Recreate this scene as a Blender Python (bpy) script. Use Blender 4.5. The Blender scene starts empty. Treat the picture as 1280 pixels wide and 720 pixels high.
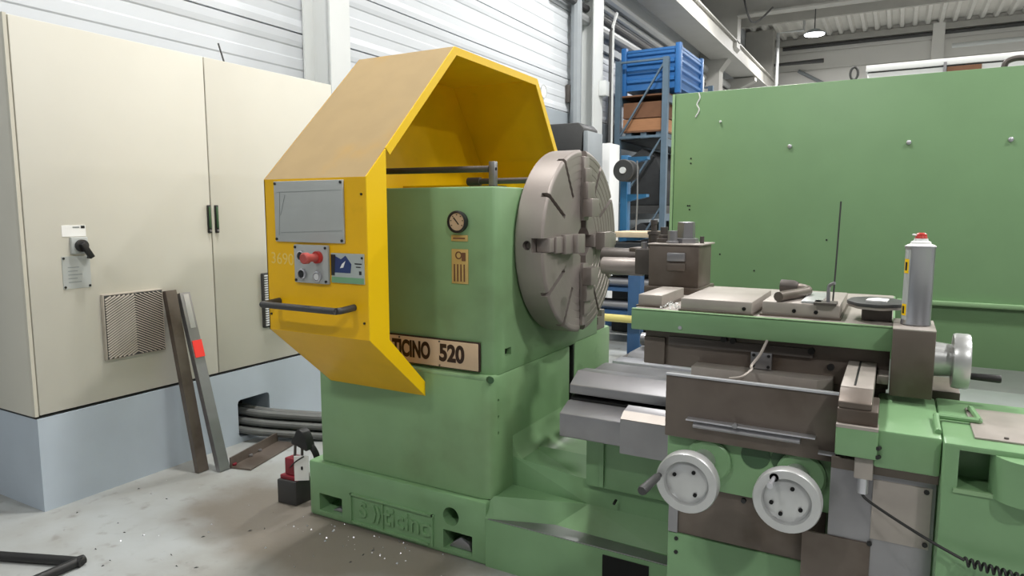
import bpy, bmesh, math, random
from mathutils import Vector, Matrix
random.seed(7)
SC = bpy.context.scene
COL = SC.collection
PI = math.pi

# ------------------------------------------------------------------ camera
cam_d = bpy.data.cameras.new('camera'); cam_d.sensor_width = 36.0
cam_d.lens = 850.0 / 1280.0 * 36.0; cam_d.clip_end = 200; cam_d.clip_start = .02
cam = bpy.data.objects.new('camera', cam_d); COL.objects.link(cam)
cam.location = (0, 0, 1.28)
cam.rotation_euler = (PI / 2 - math.radians(6.577), 0, math.radians(29.394))
SC.camera = cam

# ------------------------------------------------------------------ world, exposure
w = bpy.data.worlds.new('world'); SC.world = w; w.use_nodes = True
w.node_tree.nodes['Background'].inputs[0].default_value = (.9, .95, 1, 1)
w.node_tree.nodes['Background'].inputs[1].default_value = 0.25
vs = SC.view_settings
vs.view_transform = 'Standard'; vs.look = 'None'; vs.gamma = 1.0; vs.use_curve_mapping = False
vs.exposure = 0.12
SC.cycles.use_denoising = True
SC.cycles.max_bounces = 8
SC.cycles.sample_clamp_indirect = 4.0

# ------------------------------------------------------------------ helpers
def lin(c):
    c = c / 255.0
    return c / 12.92 if c <= .04045 else ((c + .055) / 1.055) ** 2.4
def rgb(r, g, b): return (lin(r), lin(g), lin(b), 1)

MATS = {}
def mat(name, col, rough=.5, metal=0.0, vary=0.0, scale=6.0, col2=None, thr=(.45, .65), bump=0.0, bscale=40.0,
        stretch=None, emit=0.0, coat=0.0, wear=None):
    """principled paint/metal; vary = brightness mottling, col2 = blotches of another colour, wear = (colour, scale, lo, hi)"""
    m = bpy.data.materials.new(name); m.use_nodes = True
    nt = m.node_tree; N = nt.nodes; L = nt.links
    p = N['Principled BSDF']
    p.inputs['Roughness'].default_value = rough; p.inputs['Metallic'].default_value = metal
    p.inputs['Coat Weight'].default_value = coat
    tc = N.new('ShaderNodeTexCoord'); src = tc.outputs['Object']
    if stretch:
        mp = N.new('ShaderNodeMapping'); mp.inputs['Scale'].default_value = stretch
        L.new(src, mp.inputs['Vector']); src = mp.outputs['Vector']
    def noise(sc, det=4):
        n = N.new('ShaderNodeTexNoise'); n.inputs['Scale'].default_value = sc; n.inputs['Detail'].default_value = det
        L.new(src, n.inputs['Vector']); return n.outputs['Fac']
    def ramp(fac, lo, hi):
        r = N.new('ShaderNodeMapRange'); r.inputs['From Min'].default_value = lo; r.inputs['From Max'].default_value = hi
        r.interpolation_type = 'SMOOTHSTEP'
        L.new(fac, r.inputs['Value']); return r.outputs['Result']
    def mix(fac, a, b):
        x = N.new('ShaderNodeMix'); x.data_type = 'RGBA'; L.new(fac, x.inputs['Factor'])
        for sock, v in ((x.inputs[6], a), (x.inputs[7], b)):
            if isinstance(v, tuple): sock.default_value = v
            else: L.new(v, sock)
        return x.outputs[2]
    out = col
    if col2: out = mix(ramp(noise(scale), *thr), out, col2)
    if vary:
        lo = tuple(max(0, c * (1 - vary)) for c in col[:3]) + (1,)
        out2 = mix(ramp(noise(scale * 1.7), .3, .7), lo, col) if not col2 else out
        if col2:
            dk = N.new('ShaderNodeMix'); dk.data_type = 'RGBA'; dk.blend_type = 'MULTIPLY'
            L.new(ramp(noise(scale * 2.3), .7, .3), dk.inputs['Factor'])
            L.new(out, dk.inputs[6]); dk.inputs[7].default_value = (1 - vary,) * 3 + (1,); out2 = dk.outputs[2]
        out = out2
    if wear: out = mix(ramp(noise(wear[1], 8), wear[2], wear[3]), out, wear[0])
    if isinstance(out, tuple): p.inputs['Base Color'].default_value = out
    else: L.new(out, p.inputs['Base Color'])
    if bump:
        b = N.new('ShaderNodeBump'); b.inputs['Strength'].default_value = bump; b.inputs['Distance'].default_value = .002
        L.new(noise(bscale), b.inputs['Height']); L.new(b.outputs['Normal'], p.inputs['Normal'])
    if emit:
        p.inputs['Emission Color'].default_value = col; p.inputs['Emission Strength'].default_value = emit
    MATS[name] = m
    return m

class MB:
    def __init__(self): self.bm = bmesh.new()
    def poly(self, vs, fs):
        v = [self.bm.verts.new(p) for p in vs]
        for f in fs:
            try: self.bm.faces.new([v[i] for i in f])
            except ValueError: pass
        return self
    def box(self, x0, x1, y0, y1, z0, z1):
        return self.poly([(x0,y0,z0),(x1,y0,z0),(x1,y1,z0),(x0,y1,z0),(x0,y0,z1),(x1,y0,z1),(x1,y1,z1),(x0,y1,z1)],
                         [(0,3,2,1),(4,5,6,7),(0,1,5,4),(1,2,6,5),(2,3,7,6),(3,0,4,7)])
    def prism(self, pts, axis, a0, a1):
        """pts: 2D polygon; axis 'x': (y,z), 'y': (x,z), 'z': (x,y)"""
        def P(p, a): return {'x': (a, p[0], p[1]), 'y': (p[0], a, p[1]), 'z': (p[0], p[1], a)}[axis]
        n = len(pts)
        return self.poly([P(p, a0) for p in pts] + [P(p, a1) for p in pts],
                         [tuple(range(n))[::-1], tuple(range(n, 2*n))] + [(i, (i+1) % n, n+(i+1) % n, n+i) for i in range(n)])
    def lathe(self, prof, org, axis, n=32, close=True):
        """prof: list of (distance along axis, radius); closed to the axis at both ends"""
        ax = Vector(axis).normalized(); o = Vector(org)
        t = Vector((0,0,1)) if abs(ax.z) < .9 else Vector((1,0,0))
        e1 = ax.cross(t).normalized(); e2 = ax.cross(e1)
        rows = []
        for d, r in prof:
            rows.append([self.bm.verts.new(o + ax*d + (e1*math.cos(2*PI*k/n) + e2*math.sin(2*PI*k/n))*max(r, 1e-4)) for k in range(n)])
        for a, b in zip(rows, rows[1:]):
            for k in range(n): self.bm.faces.new((a[k], a[(k+1) % n], b[(k+1) % n], b[k]))
        if close: self.bm.faces.new(rows[0][::-1]); self.bm.faces.new(rows[-1])
        return self
    def cyl(self, p0, p1, r, n=20, r2=None):
        p0, p1 = Vector(p0), Vector(p1)
        return self.lathe([(0, r), ((p1-p0).length, r if r2 is None else r2)], p0, p1-p0, n)
    def tube(self, pts, r, n=10, smooth=4):
        P = [Vector(p) for p in pts]
        if smooth and len(P) > 2:
            Q = []
            for i in range(len(P)-1):
                a, b, c, d = P[max(i-1,0)], P[i], P[i+1], P[min(i+2, len(P)-1)]
                for k in range(smooth):
                    t = k/smooth
                    Q.append(.5*((2*b)+(c-a)*t+(2*a-5*b+4*c-d)*t*t+(3*b-a-3*c+d)*t**3))
            P = Q + [P[-1]]
        rows = []; e1 = None
        for i, p in enumerate(P):
            d = (P[min(i+1, len(P)-1)] - P[max(i-1, 0)]).normalized()
            if e1 is None:
                t = Vector((0,0,1)) if abs(d.z) < .9 else Vector((1,0,0)); e1 = d.cross(t).normalized()
            e1 = (e1 - d*e1.dot(d)).normalized(); e2 = d.cross(e1)
            rows.append([self.bm.verts.new(p + (e1*math.cos(2*PI*k/n)+e2*math.sin(2*PI*k/n))*r) for k in range(n)])
        for a, b in zip(rows, rows[1:]):
            for k in range(n): self.bm.faces.new((a[k], a[(k+1) % n], b[(k+1) % n], b[k]))
        self.bm.faces.new(rows[0][::-1]); self.bm.faces.new(rows[-1])
        return self
    def sweep(self, prof, p0, p1, side):
        """2D profile (u along side, v normal) carried from p0 to p1"""
        p0, p1 = Vector(p0), Vector(p1); d = (p1-p0).normalized()
        s = Vector(side); s = (s - d*s.dot(d)).normalized(); v = d.cross(s)
        n = len(prof)
        return self.poly([p0+s*a+v*b for a, b in prof] + [p1+s*a+v*b for a, b in prof],
                         [tuple(range(n))[::-1], tuple(range(n, 2*n))] + [(i, (i+1) % n, n+(i+1) % n, n+i) for i in range(n)])
    def bevel(self, off, seg=2, ang=.5):
        self.bm.normal_update()
        bmesh.ops.recalc_face_normals(self.bm, faces=self.bm.faces)
        es = [e for e in self.bm.edges if len(e.link_faces) == 2 and e.calc_face_angle(0) > ang]
        bmesh.ops.bevel(self.bm, geom=es, offset=off, segments=seg, affect='EDGES', profile=.5, clamp_overlap=True)
        return self
    def build(self, name, m, parent=None, bevel=0, smooth=True, org=None, fix=True):
        if bevel: self.bevel(bevel)
        bm = self.bm
        if fix: bmesh.ops.recalc_face_normals(bm, faces=bm.faces)
        for e in bm.edges:
            e.smooth = not (len(e.link_faces) == 2 and e.calc_face_angle(0) > .6)
        if smooth:
            for f in bm.faces: f.smooth = True
        co = [v.co for v in bm.verts]
        if org is None:
            lo = [min(c[i] for c in co) for i in range(3)]; hi = [max(c[i] for c in co) for i in range(3)]
            org = ((lo[0]+hi[0])/2, (lo[1]+hi[1])/2, lo[2])
        org = Vector(org)
        for v in bm.verts: v.co -= org
        me = bpy.data.meshes.new(name); bm.to_mesh(me); bm.free()
        me.materials.append(m if not isinstance(m, str) else MATS[m])
        return link(name, me, parent, org)
WORG = {}
def link(name, data, parent, org):
    o = bpy.data.objects.new(name, data); COL.objects.link(o)
    org = Vector(org); WORG[o.name] = org
    if parent: o.parent = parent; o.location = org - WORG[parent.name]
    else: o.location = org
    return o
def tag(o, label=None, cat=None, group=None, kind=None):
    if label: o['label'] = label
    if cat: o['category'] = cat
    if group: o['group'] = group
    if kind: o['kind'] = kind
    return o
def thing(name, label, cat, org, group=None):
    o = link(name, None, None, org); o.empty_display_size = .1
    return tag(o, label, cat, group)
def copy_of(src, org, name=None):
    """a copy of a thing (mesh or Empty) with its parts and sub-parts at another place"""
    def rec(o, par):
        c = o.copy(); COL.objects.link(c); c.parent = par
        for ch in o.children: rec(ch, c)
        return c
    c = rec(src, None); c.location = org; WORG[c.name] = Vector(org)
    return c
def cut(o, mb):
    bmesh.ops.recalc_face_normals(mb.bm, faces=mb.bm.faces)
    me = bpy.data.meshes.new('cutter'); mb.bm.to_mesh(me); mb.bm.free()
    c = bpy.data.objects.new('cutter', me); COL.objects.link(c)
    md = o.modifiers.new('b', 'BOOLEAN'); md.operation = 'DIFFERENCE'; md.solver = 'EXACT'; md.object = c
    md.use_self = True
    bpy.context.view_layer.update()
    ev = o.evaluated_get(bpy.context.evaluated_depsgraph_get())
    nm = bpy.data.meshes.new_from_object(ev)
    o.modifiers.clear(); old = o.data; o.data = nm; nm.name = o.name
    bpy.data.meshes.remove(old); bpy.data.objects.remove(c); bpy.data.meshes.remove(me)
    bm = bmesh.new(); bm.from_mesh(nm)
    for e in bm.edges: e.smooth = not (len(e.link_faces) == 2 and e.calc_face_angle(0) > .5)
    bm.to_mesh(nm); bm.free()
    return o
def text(name, s, size, org, right, up, m, parent, ext=.001, sx=1.0, shear=0, bold=0, width=None):
    cu = bpy.data.curves.new(name, 'FONT'); cu.body = s; cu.size = size; cu.extrude = ext; cu.shear = shear; cu.offset = bold
    cu.align_x = 'CENTER'; cu.align_y = 'CENTER'
    t = bpy.data.objects.new(name, cu); COL.objects.link(t)
    bpy.context.view_layer.update()
    me = bpy.data.meshes.new_from_object(t.evaluated_get(bpy.context.evaluated_depsgraph_get()))
    bpy.data.objects.remove(t); bpy.data.curves.remove(cu)
    r, u = Vector(right), Vector(up); n = r.cross(u)
    if width:
        xs = [v.co.x for v in me.vertices]; sx = width/(max(xs)-min(xs))
    for v in me.vertices: v.co = r*v.co.x*sx + u*v.co.y + n*v.co.z
    me.materials.clear(); me.materials.append(MATS[m])
    return link(name, me, parent, org)

# ------------------------------------------------------------------ materials
mat('green', rgb(125, 163, 119), .34, 0, .08, 4, wear=(rgb(106, 138, 94), 2.5, .55, .85), bump=.12, bscale=30)
mat('green_side', rgb(130, 166, 120), .38, 0, .08, 3, wear=(rgb(104, 122, 84), 2.2, .5, .85), bump=.12, bscale=30)
mat('green_light', rgb(140, 174, 130), .38, 0, .08, 5, wear=(rgb(100, 134, 94), 5, .6, .8), bump=.1)
mat('green_panel', rgb(118, 152, 110), .38, 0, .05, 2.5, bump=.05, bscale=8)
mat('green_dark', rgb(60, 92, 62), .45, 0, .12, 6)
mat('yellow', rgb(246, 190, 0), .38, 0, .05, 5, wear=(rgb(216, 166, 0), 6, .62, .8))
mat('yellow_bright', rgb(252, 205, 4), .4)
mat('yellow_dusty', rgb(168, 144, 102), .75, 0, .06, 4, col2=rgb(188, 144, 56), thr=(.55, .85))
mat('cream', rgb(209, 206, 194), .45, 0, .03, 1.5, wear=(rgb(202, 197, 182), 2.2, .62, .85))
mat('cream_edge', rgb(204, 200, 186), .45)
mat('grille_grey', rgb(176, 168, 156), .5, 0, .12, 10)
mat('plinth', rgb(184, 195, 206), .5, 0, .05, 3)
mat('steel_brown', rgb(116, 106, 98), .44, .45, .12, 5, col2=rgb(88, 77, 68), thr=(.45, .7), bump=.05, bscale=60)
mat('steel_dark', rgb(92, 86, 82), .5, .4, .15, 8)
mat('steel', rgb(158, 157, 160), .36, .75, .10, 6, bump=.04, bscale=90)
mat('steel_bright', rgb(206, 206, 212), .28, .7, .05, 9)
mat('steel_pad', rgb(172, 164, 157), .48, .35, .10, 10)
mat('can_metal', rgb(176, 176, 180), .32, .85)
mat('chuck_steel', rgb(156, 147, 142), .45, .40, .08, 4, bump=.04, bscale=50)
mat('chuck_dark', rgb(96, 88, 84), .5, .5, .1, 8)
mat('aluminium', rgb(205, 206, 206), .34, .6, .05, 14)
mat('black', rgb(28, 28, 28), .5)
mat('black_hole', rgb(10, 10, 10), .9)
mat('dark_grey', rgb(62, 62, 62), .5, 0, .1, 9)
mat('rubber', rgb(104, 106, 104), .55, 0, .12, 10)
mat('grey_plate', rgb(178, 182, 180), .45, 0, .04, 8)
mat('grey_line', rgb(140, 146, 146), .5)
mat('white', rgb(232, 233, 232), .5)
mat('white_paper', rgb(240, 240, 238), .8)
mat('red', rgb(190, 52, 44), .35)
mat('red_faded', rgb(186, 84, 78), .45, 0, .15, 40)
mat('dark_red', rgb(132, 32, 46), .4, 0, .12, 20)
mat('red_sticker', rgb(252, 62, 52), .6)
mat('tan_plate', rgb(206, 180, 150), .45, 0, .08, 8)
mat('brass_plate', rgb(206, 178, 112), .4, .1, .08, 20)
mat('letter_brown', rgb(44, 24, 18), .5)
mat('chalk', rgb(240, 208, 110), .95)
mat('tarp', rgb(46, 48, 50), .8, 0, .2, 6)
mat('blue', rgb(46, 108, 172), .42, 0, .10, 3)
mat('blue_rack', rgb(92, 112, 128), .45, 0, .1, 5)
mat('blue_arm', rgb(36, 104, 150), .45, 0, .1, 5)
mat('blue_post', rgb(52, 88, 130), .45, 0, .12, 5)
mat('cardboard', rgb(172, 124, 88), .85, 0, .10, 4, stretch=(1, 1, 6))
mat('wood_dark', rgb(120, 84, 60), .8, 0, .15, 5)
mat('wood_light', rgb(222, 200, 168), .8, 0, .1, 6)
mat('wall_white', rgb(203, 207, 211), .55, 0, .02, 1.2)
mat('wall_joint', rgb(190, 192, 192), .6)
mat('wall_grey', rgb(150, 158, 164), .7, 0, .06, 1.5)
mat('column_white', rgb(214, 217, 216), .5, 0, .03, 2)
mat('column_grey', rgb(150, 156, 160), .5, .1, .08, 3)
mat('beam_grey', rgb(178, 176, 170), .55, 0, .06, 2)
mat('ceiling_steel', rgb(224, 222, 216), .5, 0, .06, 2)
mat('far_wall', rgb(232, 230, 225), .6, 0, .04, .7)
mat('hall_grey', rgb(128, 130, 132), .7, 0, .05, .6)
mat('pipe_grey', rgb(190, 192, 192), .35, .4)
mat('pipe_dark', rgb(70, 70, 70), .5)
mat('lamp_glow', (1, 1, 1, 1), .5, emit=12)
mat('yellow_bar', rgb(214, 200, 120), .5)
mat('print_blue', rgb(44, 62, 112), .4)
mat('print_black', rgb(40, 42, 44), .4)
mat('print_green', rgb(120, 168, 128), .5)
mat('print_grey', rgb(176, 184, 180), .45)

# concrete floor: pale grey with brown oil-worn patches along the machine base
def floor_mat():
    m = bpy.data.materials.new('concrete'); m.use_nodes = True; nt = m.node_tree; N = nt.nodes; L = nt.links
    p = N['Principled BSDF']; p.inputs['Roughness'].default_value = .55
    tc = N.new('ShaderNodeTexCoord')
    def noise(s, d=6):
        n = N.new('ShaderNodeTexNoise'); n.inputs['Scale'].default_value = s; n.inputs['Detail'].default_value = d
        L.new(tc.outputs['Object'], n.inputs['Vector']); return n.outputs['Fac']
    def rng(v, a, b, lo=0, hi=1):
        r = N.new('ShaderNodeMapRange'); r.interpolation_type = 'SMOOTHSTEP'
        for k, x in zip(('From Min','From Max','To Min','To Max'), (a, b, lo, hi)): r.inputs[k].default_value = x
        L.new(v, r.inputs['Value']); return r.outputs['Result']
    def mix(f, a, b):
        x = N.new('ShaderNodeMix'); x.data_type = 'RGBA'; L.new(f, x.inputs['Factor'])
        for s, v in ((x.inputs[6], a), (x.inputs[7], b)):
            if isinstance(v, tuple): s.default_value = v
            else: L.new(v, s)
        return x.outputs[2]
    def math_(op, a, b):
        x = N.new('ShaderNodeMath'); x.operation = op
        for s, v in zip(x.inputs, (a, b)):
            if isinstance(v, (int, float)): s.default_value = v
            else: L.new(v, s)
        return x.outputs[0]
    base = mix(rng(noise(2.2), .35, .68), rgb(164, 168, 168), rgb(146, 146, 141))
    base = mix(rng(noise(14, 8), .55, .8), base, rgb(132, 131, 126))
    # oil stain: a blot around (-1.95, 1.75) with a ragged edge
    sub = N.new('ShaderNodeVectorMath'); sub.operation = 'SUBTRACT'; sub.inputs[1].default_value = (-1.95, 1.93, 0)
    L.new(tc.outputs['Object'], sub.inputs[0])
    sc = N.new('ShaderNodeVectorMath'); sc.operation = 'MULTIPLY'; sc.inputs[1].default_value = (1.0, 1.9, 1)
    L.new(sub.outputs[0], sc.inputs[0])
    ln = N.new('ShaderNodeVectorMath'); ln.operation = 'LENGTH'; L.new(sc.outputs[0], ln.inputs[0])
    d = math_('ADD', ln.outputs['Value'], math_('MULTIPLY', noise(3.0, 5), .55))
    stain = rng(d, 1.12, .78)
    base = mix(math_('MULTIPLY', stain, .9), base, rgb(112, 104, 93))
    L.new(base, p.inputs['Base Color'])
    b = N.new('ShaderNodeBump'); b.inputs['Strength'].default_value = .15; b.inputs['Distance'].default_value = .003
    L.new(noise(60, 4), b.inputs['Height']); L.new(b.outputs['Normal'], p.inputs['Normal'])
    MATS['concrete'] = m
floor_mat()

# ================================================================== the hall
XW, YF, ZC = -4.0, 22.0, 6.2          # left wall plane, far wall plane, ceiling
XR, YB = 11.0, -7.0
S = 'structure'
tag(MB().box(XW-.3, XR, YB, YF, -.1, 0).build('floor', 'concrete', org=(0, 0, 0)), 'grey worn concrete workshop floor', kind=S)

# left wall: grey base wall below, ribbed white sandwich boards above
wl = tag(MB().box(XW-.25, XW-.06, YB, YF, 0, ZC+.3).build('wall_left', 'wall_joint'), 'white ribbed panel wall beside the cabinet', kind=S)
MB().box(XW-.06, XW+.02, 6.4, YF, 0, 2.58).build('base_wall', 'wall_grey', wl, smooth=False)
MB().box(XW-.06, XW+.02, YB, 6.4, 0, 2.15).build('base_wall', 'wall_grey', wl, smooth=False)
pm = MB()
# one board: outer face proud, a shallow double groove along its foot
prof = [(XW-.06, 0.003), (XW+.010, .006), (XW+.012, .05), (XW+.002, .085), (XW-.004, .10), (XW-.004, .17), (XW+.001, .18), (XW+.001, .25), (XW-.004, .26),
        (XW-.004, .335), (XW+.002, .345), (XW+.008, .38), (XW+.010, .434), (XW-.06, .437)]
bays = [(YB, 3.95), (3.95, 8.95), (8.95, 15.4), (15.4, YF)]
base = {}
for y0, y1 in bays:
    for k in range(-1, 9):
        z = 2.594 + .44*k
        if (y0, y1) not in base:
            o = MB().prism([(a, b+z) for a, b in prof], 'y', y0+.004, y1-.004).build('wall_panel', 'wall_white', wl, smooth=False)
            base[(y0, y1)] = (o, z)
        else:
            o0, z0 = base[(y0, y1)]; o = o0.copy(); COL.objects.link(o); o.location.z += z - z0
wf = tag(MB().box(XW-.25, XR, YF, YF+.2, 0, ZC+.3).build('wall_far', 'far_wall'), 'pale grey board wall at the far end of the hall', kind=S)
for k in range(12):
    z = .3 + .5*k
    MB().box(XW, XR, YF-.03, YF, z+.012, z+.49).build('wall_panel', 'far_wall', wf, smooth=False)
tag(MB().box(XR, XR+.2, YB, YF, 0, ZC+.3).build('wall_right', 'hall_grey'), 'grey wall on the far side of the hall', kind=S)
tag(MB().box(XW-.25, XR, YB-.2, YB, 0, ZC+.3).build('wall_back', 'hall_grey'), 'grey wall closing the hall', kind=S)
# trapezoidal steel roof deck, ribs running along the hall
pts = []; x = XW-.25
while x < XR:
    pts += [(x, ZC+.10), (x+.10, ZC+.10), (x+.14, ZC), (x+.22, ZC), (x+.26, ZC+.10)]; x += .30
pts += [(XR, ZC+.10), (XR, ZC+.3), (XW-.25, ZC+.3)]
tag(MB().prism(pts, 'y', YB, YF).build('ceiling', 'ceiling_steel', smooth=False), 'corrugated steel roof deck', kind=S)

# steel portal frames: H columns against the wall and deep beams under the roof
def h_column(name, y0, y1, x1, z1, label):
    t = .016
    m = MB().box(XW+.021, XW+.021+t, y0, y1, 0, z1).box(x1-t, x1, y0, y1, 0, z1).box(XW+.021+t, x1-t, (y0+y1)/2-.01, (y0+y1)/2+.01, 0, z1)
    return tag(m.build(name, 'column_white', smooth=False), label, kind=S)
h_column('trim_1', 3.85, 4.06, -3.70, ZC, 'white steel column behind the cream cabinet')
h_column('trim_2', 8.82, 9.16, -3.70, ZC, 'white steel column beside the blue shelving')
tag(MB().prism([(XW+.02, 0), (-3.55, 0), (-3.55, 4.3), (-3.2, 4.75), (-3.2, ZC), (XW+.02, ZC)], 'y', 15.5, 15.85).build('trim_3', 'beam_grey', smooth=False),
    'grey portal column beyond the shelving', kind=S)
tag(MB().box(-3.2, XR, 15.5, 15.56, 5.4, ZC).box(-3.2, XR, 15.40, 15.66, 5.36, 5.40).build('trim_4', 'beam_grey', smooth=False), 'deep grey steel roof beam', kind=S)
tag(MB().box(XW+.02, -3.25, 20.4, 20.75, 0, ZC).build('trim_5', 'beam_grey', smooth=False), 'grey column near the far corner', kind=S)
# crane runway beam along the wall
tag(MB().box(-3.72, -3.26, 9.2, 21.9, 4.56, 4.86).box(-3.75, -3.20, 9.2, 21.9, 4.53, 4.57).box(-3.75, -3.20, 9.2, 21.9, 4.86, 4.89)
    .build('trim_6', 'beam_grey', smooth=False), 'grey crane runway beam along the wall', kind=S)
tag(MB().box(-3.40, -3.35, 9.2, 21.9, 4.89, 4.95).build('trim_7', 'steel', smooth=False), 'crane rail on the runway beam', kind=S)
for i, y in enumerate((17.8,)):
    tag(MB().prism([(XW+.001, 4.1), (-3.9, 4.1), (-3.22, 4.42), (-3.22, 4.5), (XW+.001, 4.5)], 'y', y, y+.25).build('trim_%d' % (8+i), 'beam_grey', smooth=False),
        'grey bracket under the crane beam', kind=S)
# far wall posts
for i, x in enumerate((.55, 4.2)):
    tag(MB().box(x, x+.28, YF-.2, YF-.031, 0, ZC).build('trim_%d' % (11+i), 'far_wall', smooth=False), 'pale post on the far end wall', kind=S)
tag(MB().box(XW+.02, XR, YF-.15, YF-.031, 6.02, 6.18).build('trim_13', 'beam_grey', smooth=False), 'grey edge beam under the roof', kind=S)
tag(MB().box(XW+.02, XR, 18.9, 19.0, 5.98, ZC-.002).build('trim_14', 'beam_grey', smooth=False), 'grey roof purlin', kind=S)

# services: pipes and conduits
def pipe(name, pts, r, m, label, cat='pipe', group=None, smooth=0):
    return tag(MB().tube(pts, r, 10, smooth).build(name, m), label, cat, group)
for k, (x, z, r, m) in enumerate(((-3.88, 4.02, .05, 'pipe_dark'), (-3.86, 4.16, .05, 'pipe_grey'), (-3.88, 3.86, .07, 'pipe_grey'), (-3.86, 4.34, .08, 'pipe_grey'))):
    pipe('wall_conduit', [(x, 8.0+.3*k, z), (x, 21.9, z)], r, m, ['dark conduit along the white wall between two pale pipes', 'slim pale pipe just above the dark conduit on the wall',
         'pale pipe lowest in the run along the white wall', 'topmost pale pipe in the run along the white wall'][k], 'pipe', 'pipes along the wall')
tag(MB().box(-3.985, -3.93, 9.3, 21.9, 3.62, 3.72).build('cable_tray', 'column_grey', smooth=False), 'grey cable tray fixed along the white wall under the pipes', 'cable tray')
pipe('downpipe', [(-3.87, 8.62, 2.2), (-3.87, 8.62, 6.15)], .075, 'column_grey', 'thick grey downpipe running up before the white column', 'pipe')
pipe('electrical_conduit', [(-3.64, 9.28, .9), (-3.64, 9.28, 3.75), (-3.7, 9.6, 4.02)], .022, 'pipe_dark', 'thin dark conduit down the side of the white column', 'pipe')
pipe('electrical_conduit', [(-3.64, 9.36, .9), (-3.64, 9.36, 3.85), (-3.7, 9.66, 4.1)], .022, 'column_white', 'thin white conduit down the side of the column', 'pipe')
tag(MB().box(-3.70, -3.60, 9.02, 9.16, 2.85, 3.05).build('junction_box', 'column_white', bevel=.006), 'small white junction box on the column by the shelving', 'junction box')
pipe('sprinkler_pipe', [(-2.9, 19.0, 3.0), (-2.9, 19.0, 5.75), (-2.3, 19.0, 5.75), (-2.3, 19.0, 6.1)], .04, 'pipe_grey', 'pale bent pipe rising in front of the far wall', 'pipe')
pipe('drain_pipe', [(-3.6, 21.0, 3.0), (-3.6, 21.0, 5.35), (-2.0, 21.0, 5.35)], .06, 'pipe_dark', 'dark angled pipe in the far corner', 'pipe')
pipe('brace_rod', [(-2.75, 21.915, 5.3), (-.6, 21.915, 4.0)], .05, 'column_grey', 'grey diagonal brace on the far wall', 'brace')
pipe('heating_pipe', [(-3.2, 21.91, 5.95), (10.9, 21.91, 5.95)], .05, 'pipe_dark', 'dark pipe running under the roof edge at the far wall', 'pipe')
pipe('heating_pipe', [(1.0, 21.73, 5.55), (10.9, 21.73, 5.55)], .06, 'column_white', 'white pipe running across the far wall', 'pipe')
pipe('cable_drop', [(-3.0, 14.6, 5.9), (-2.75, 14.6, 5.0), (-2.4, 14.9, 5.3)], .02, 'pipe_dark', 'dark cable looping under the roof by the portal column', 'cable', None, 5)

# high-bay lamps under the roof; their light falls through the diffuser side
def lamp(x, y, watts, label):
    t = thing('high_bay_lamp', label, 'lamp', (x, y, 5.40), 'high-bay lamps')
    MB().lathe([(0, .05), (.02, .12), (.10, .24), (.12, .25), (.12, .22)], (x, y, 5.56), (0, 0, -1), 24).build('housing', 'column_grey', t)
    MB().cyl((x, y, 5.435), (x, y, 5.42), .215, 24).build('diffuser', 'lamp_glow', t)
    MB().cyl((x, y, 5.55), (x, y, 6.21), .012, 8).build('hanger', 'pipe_dark', t)
    d = bpy.data.lights.new('lamp_light', 'AREA'); d.shape = 'DISK'; d.size = .42; d.energy = watts; d.color = (1, .985, .96)
    l = bpy.data.objects.new('lamp_light', d); COL.objects.link(l); l.location = (x, y, 5.41); l.parent = None
    return t
LW = 150
for y in (2.3, 7.2, 12.4, 18.2):
    for x in (-1.965, 2.6, 7.2):
        lamp(x, y, LW, 'round white high-bay lamp glowing under the roof deck')
for x, f in ((-1.965, .5), (3.3, 1.1)):
    lamp(x, -2.5, LW*f, 'round white high-bay lamp glowing under the roof deck')

# ================================================================== electrical cabinet
CX = -3.094
cab = thing('electrical_cabinet', 'tall cream double-door electrical cabinet on a blue-grey plinth', 'cabinet', (-3.32, 2.33, 0))
MB().box(-3.56, CX-.022, 1.43, 3.23, .412, 2.05).build('body', 'cream', cab, bevel=.004)
pl = MB().box(-3.55, CX+.002, 1.435, 3.225, 0, .405).build('plinth', 'plinth', cab)
cut(pl, MB().box(-3.35, -3.0, 2.425, 2.642, .03, .24).bevel(.02))
MB().box(-3.34, -3.33, 2.40, 2.66, .02, .26).build('hole_back', 'black_hole', cab)
MB().box(-3.55, CX-.004, 1.433, 3.227, .405, .412).build('shadow_gap', 'black', cab)
d1 = MB().box(CX-.02, CX, 1.448, 2.317, .418, 2.046).build('door', 'cream', cab, bevel=.004)
d2 = MB().box(CX-.02, CX, 2.323, 3.215, .418, 2.046).build('door', 'cream', cab, bevel=.004)
MB().box(CX-.022, CX-.002, 1.43, 1.444, .415, 2.05).build('edge_strip', 'cream_edge', cab)
for d, y in ((d1, 2.305), (d2, 2.349)):
    MB().box(CX, CX+.008, y-.011, y+.011, 1.16, 1.303).build('handle_recess', 'black', d, bevel=.003)
    MB().box(CX+.008, CX+.013, y-.006, y+.006, 1.185, 1.295).build('handle_lever', 'green_dark', d, bevel=.002)
    MB().cyl((CX+.006, y, 1.172), (CX+.014, y, 1.172), .006, 12).build('handle_lock', 'steel', d)
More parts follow.
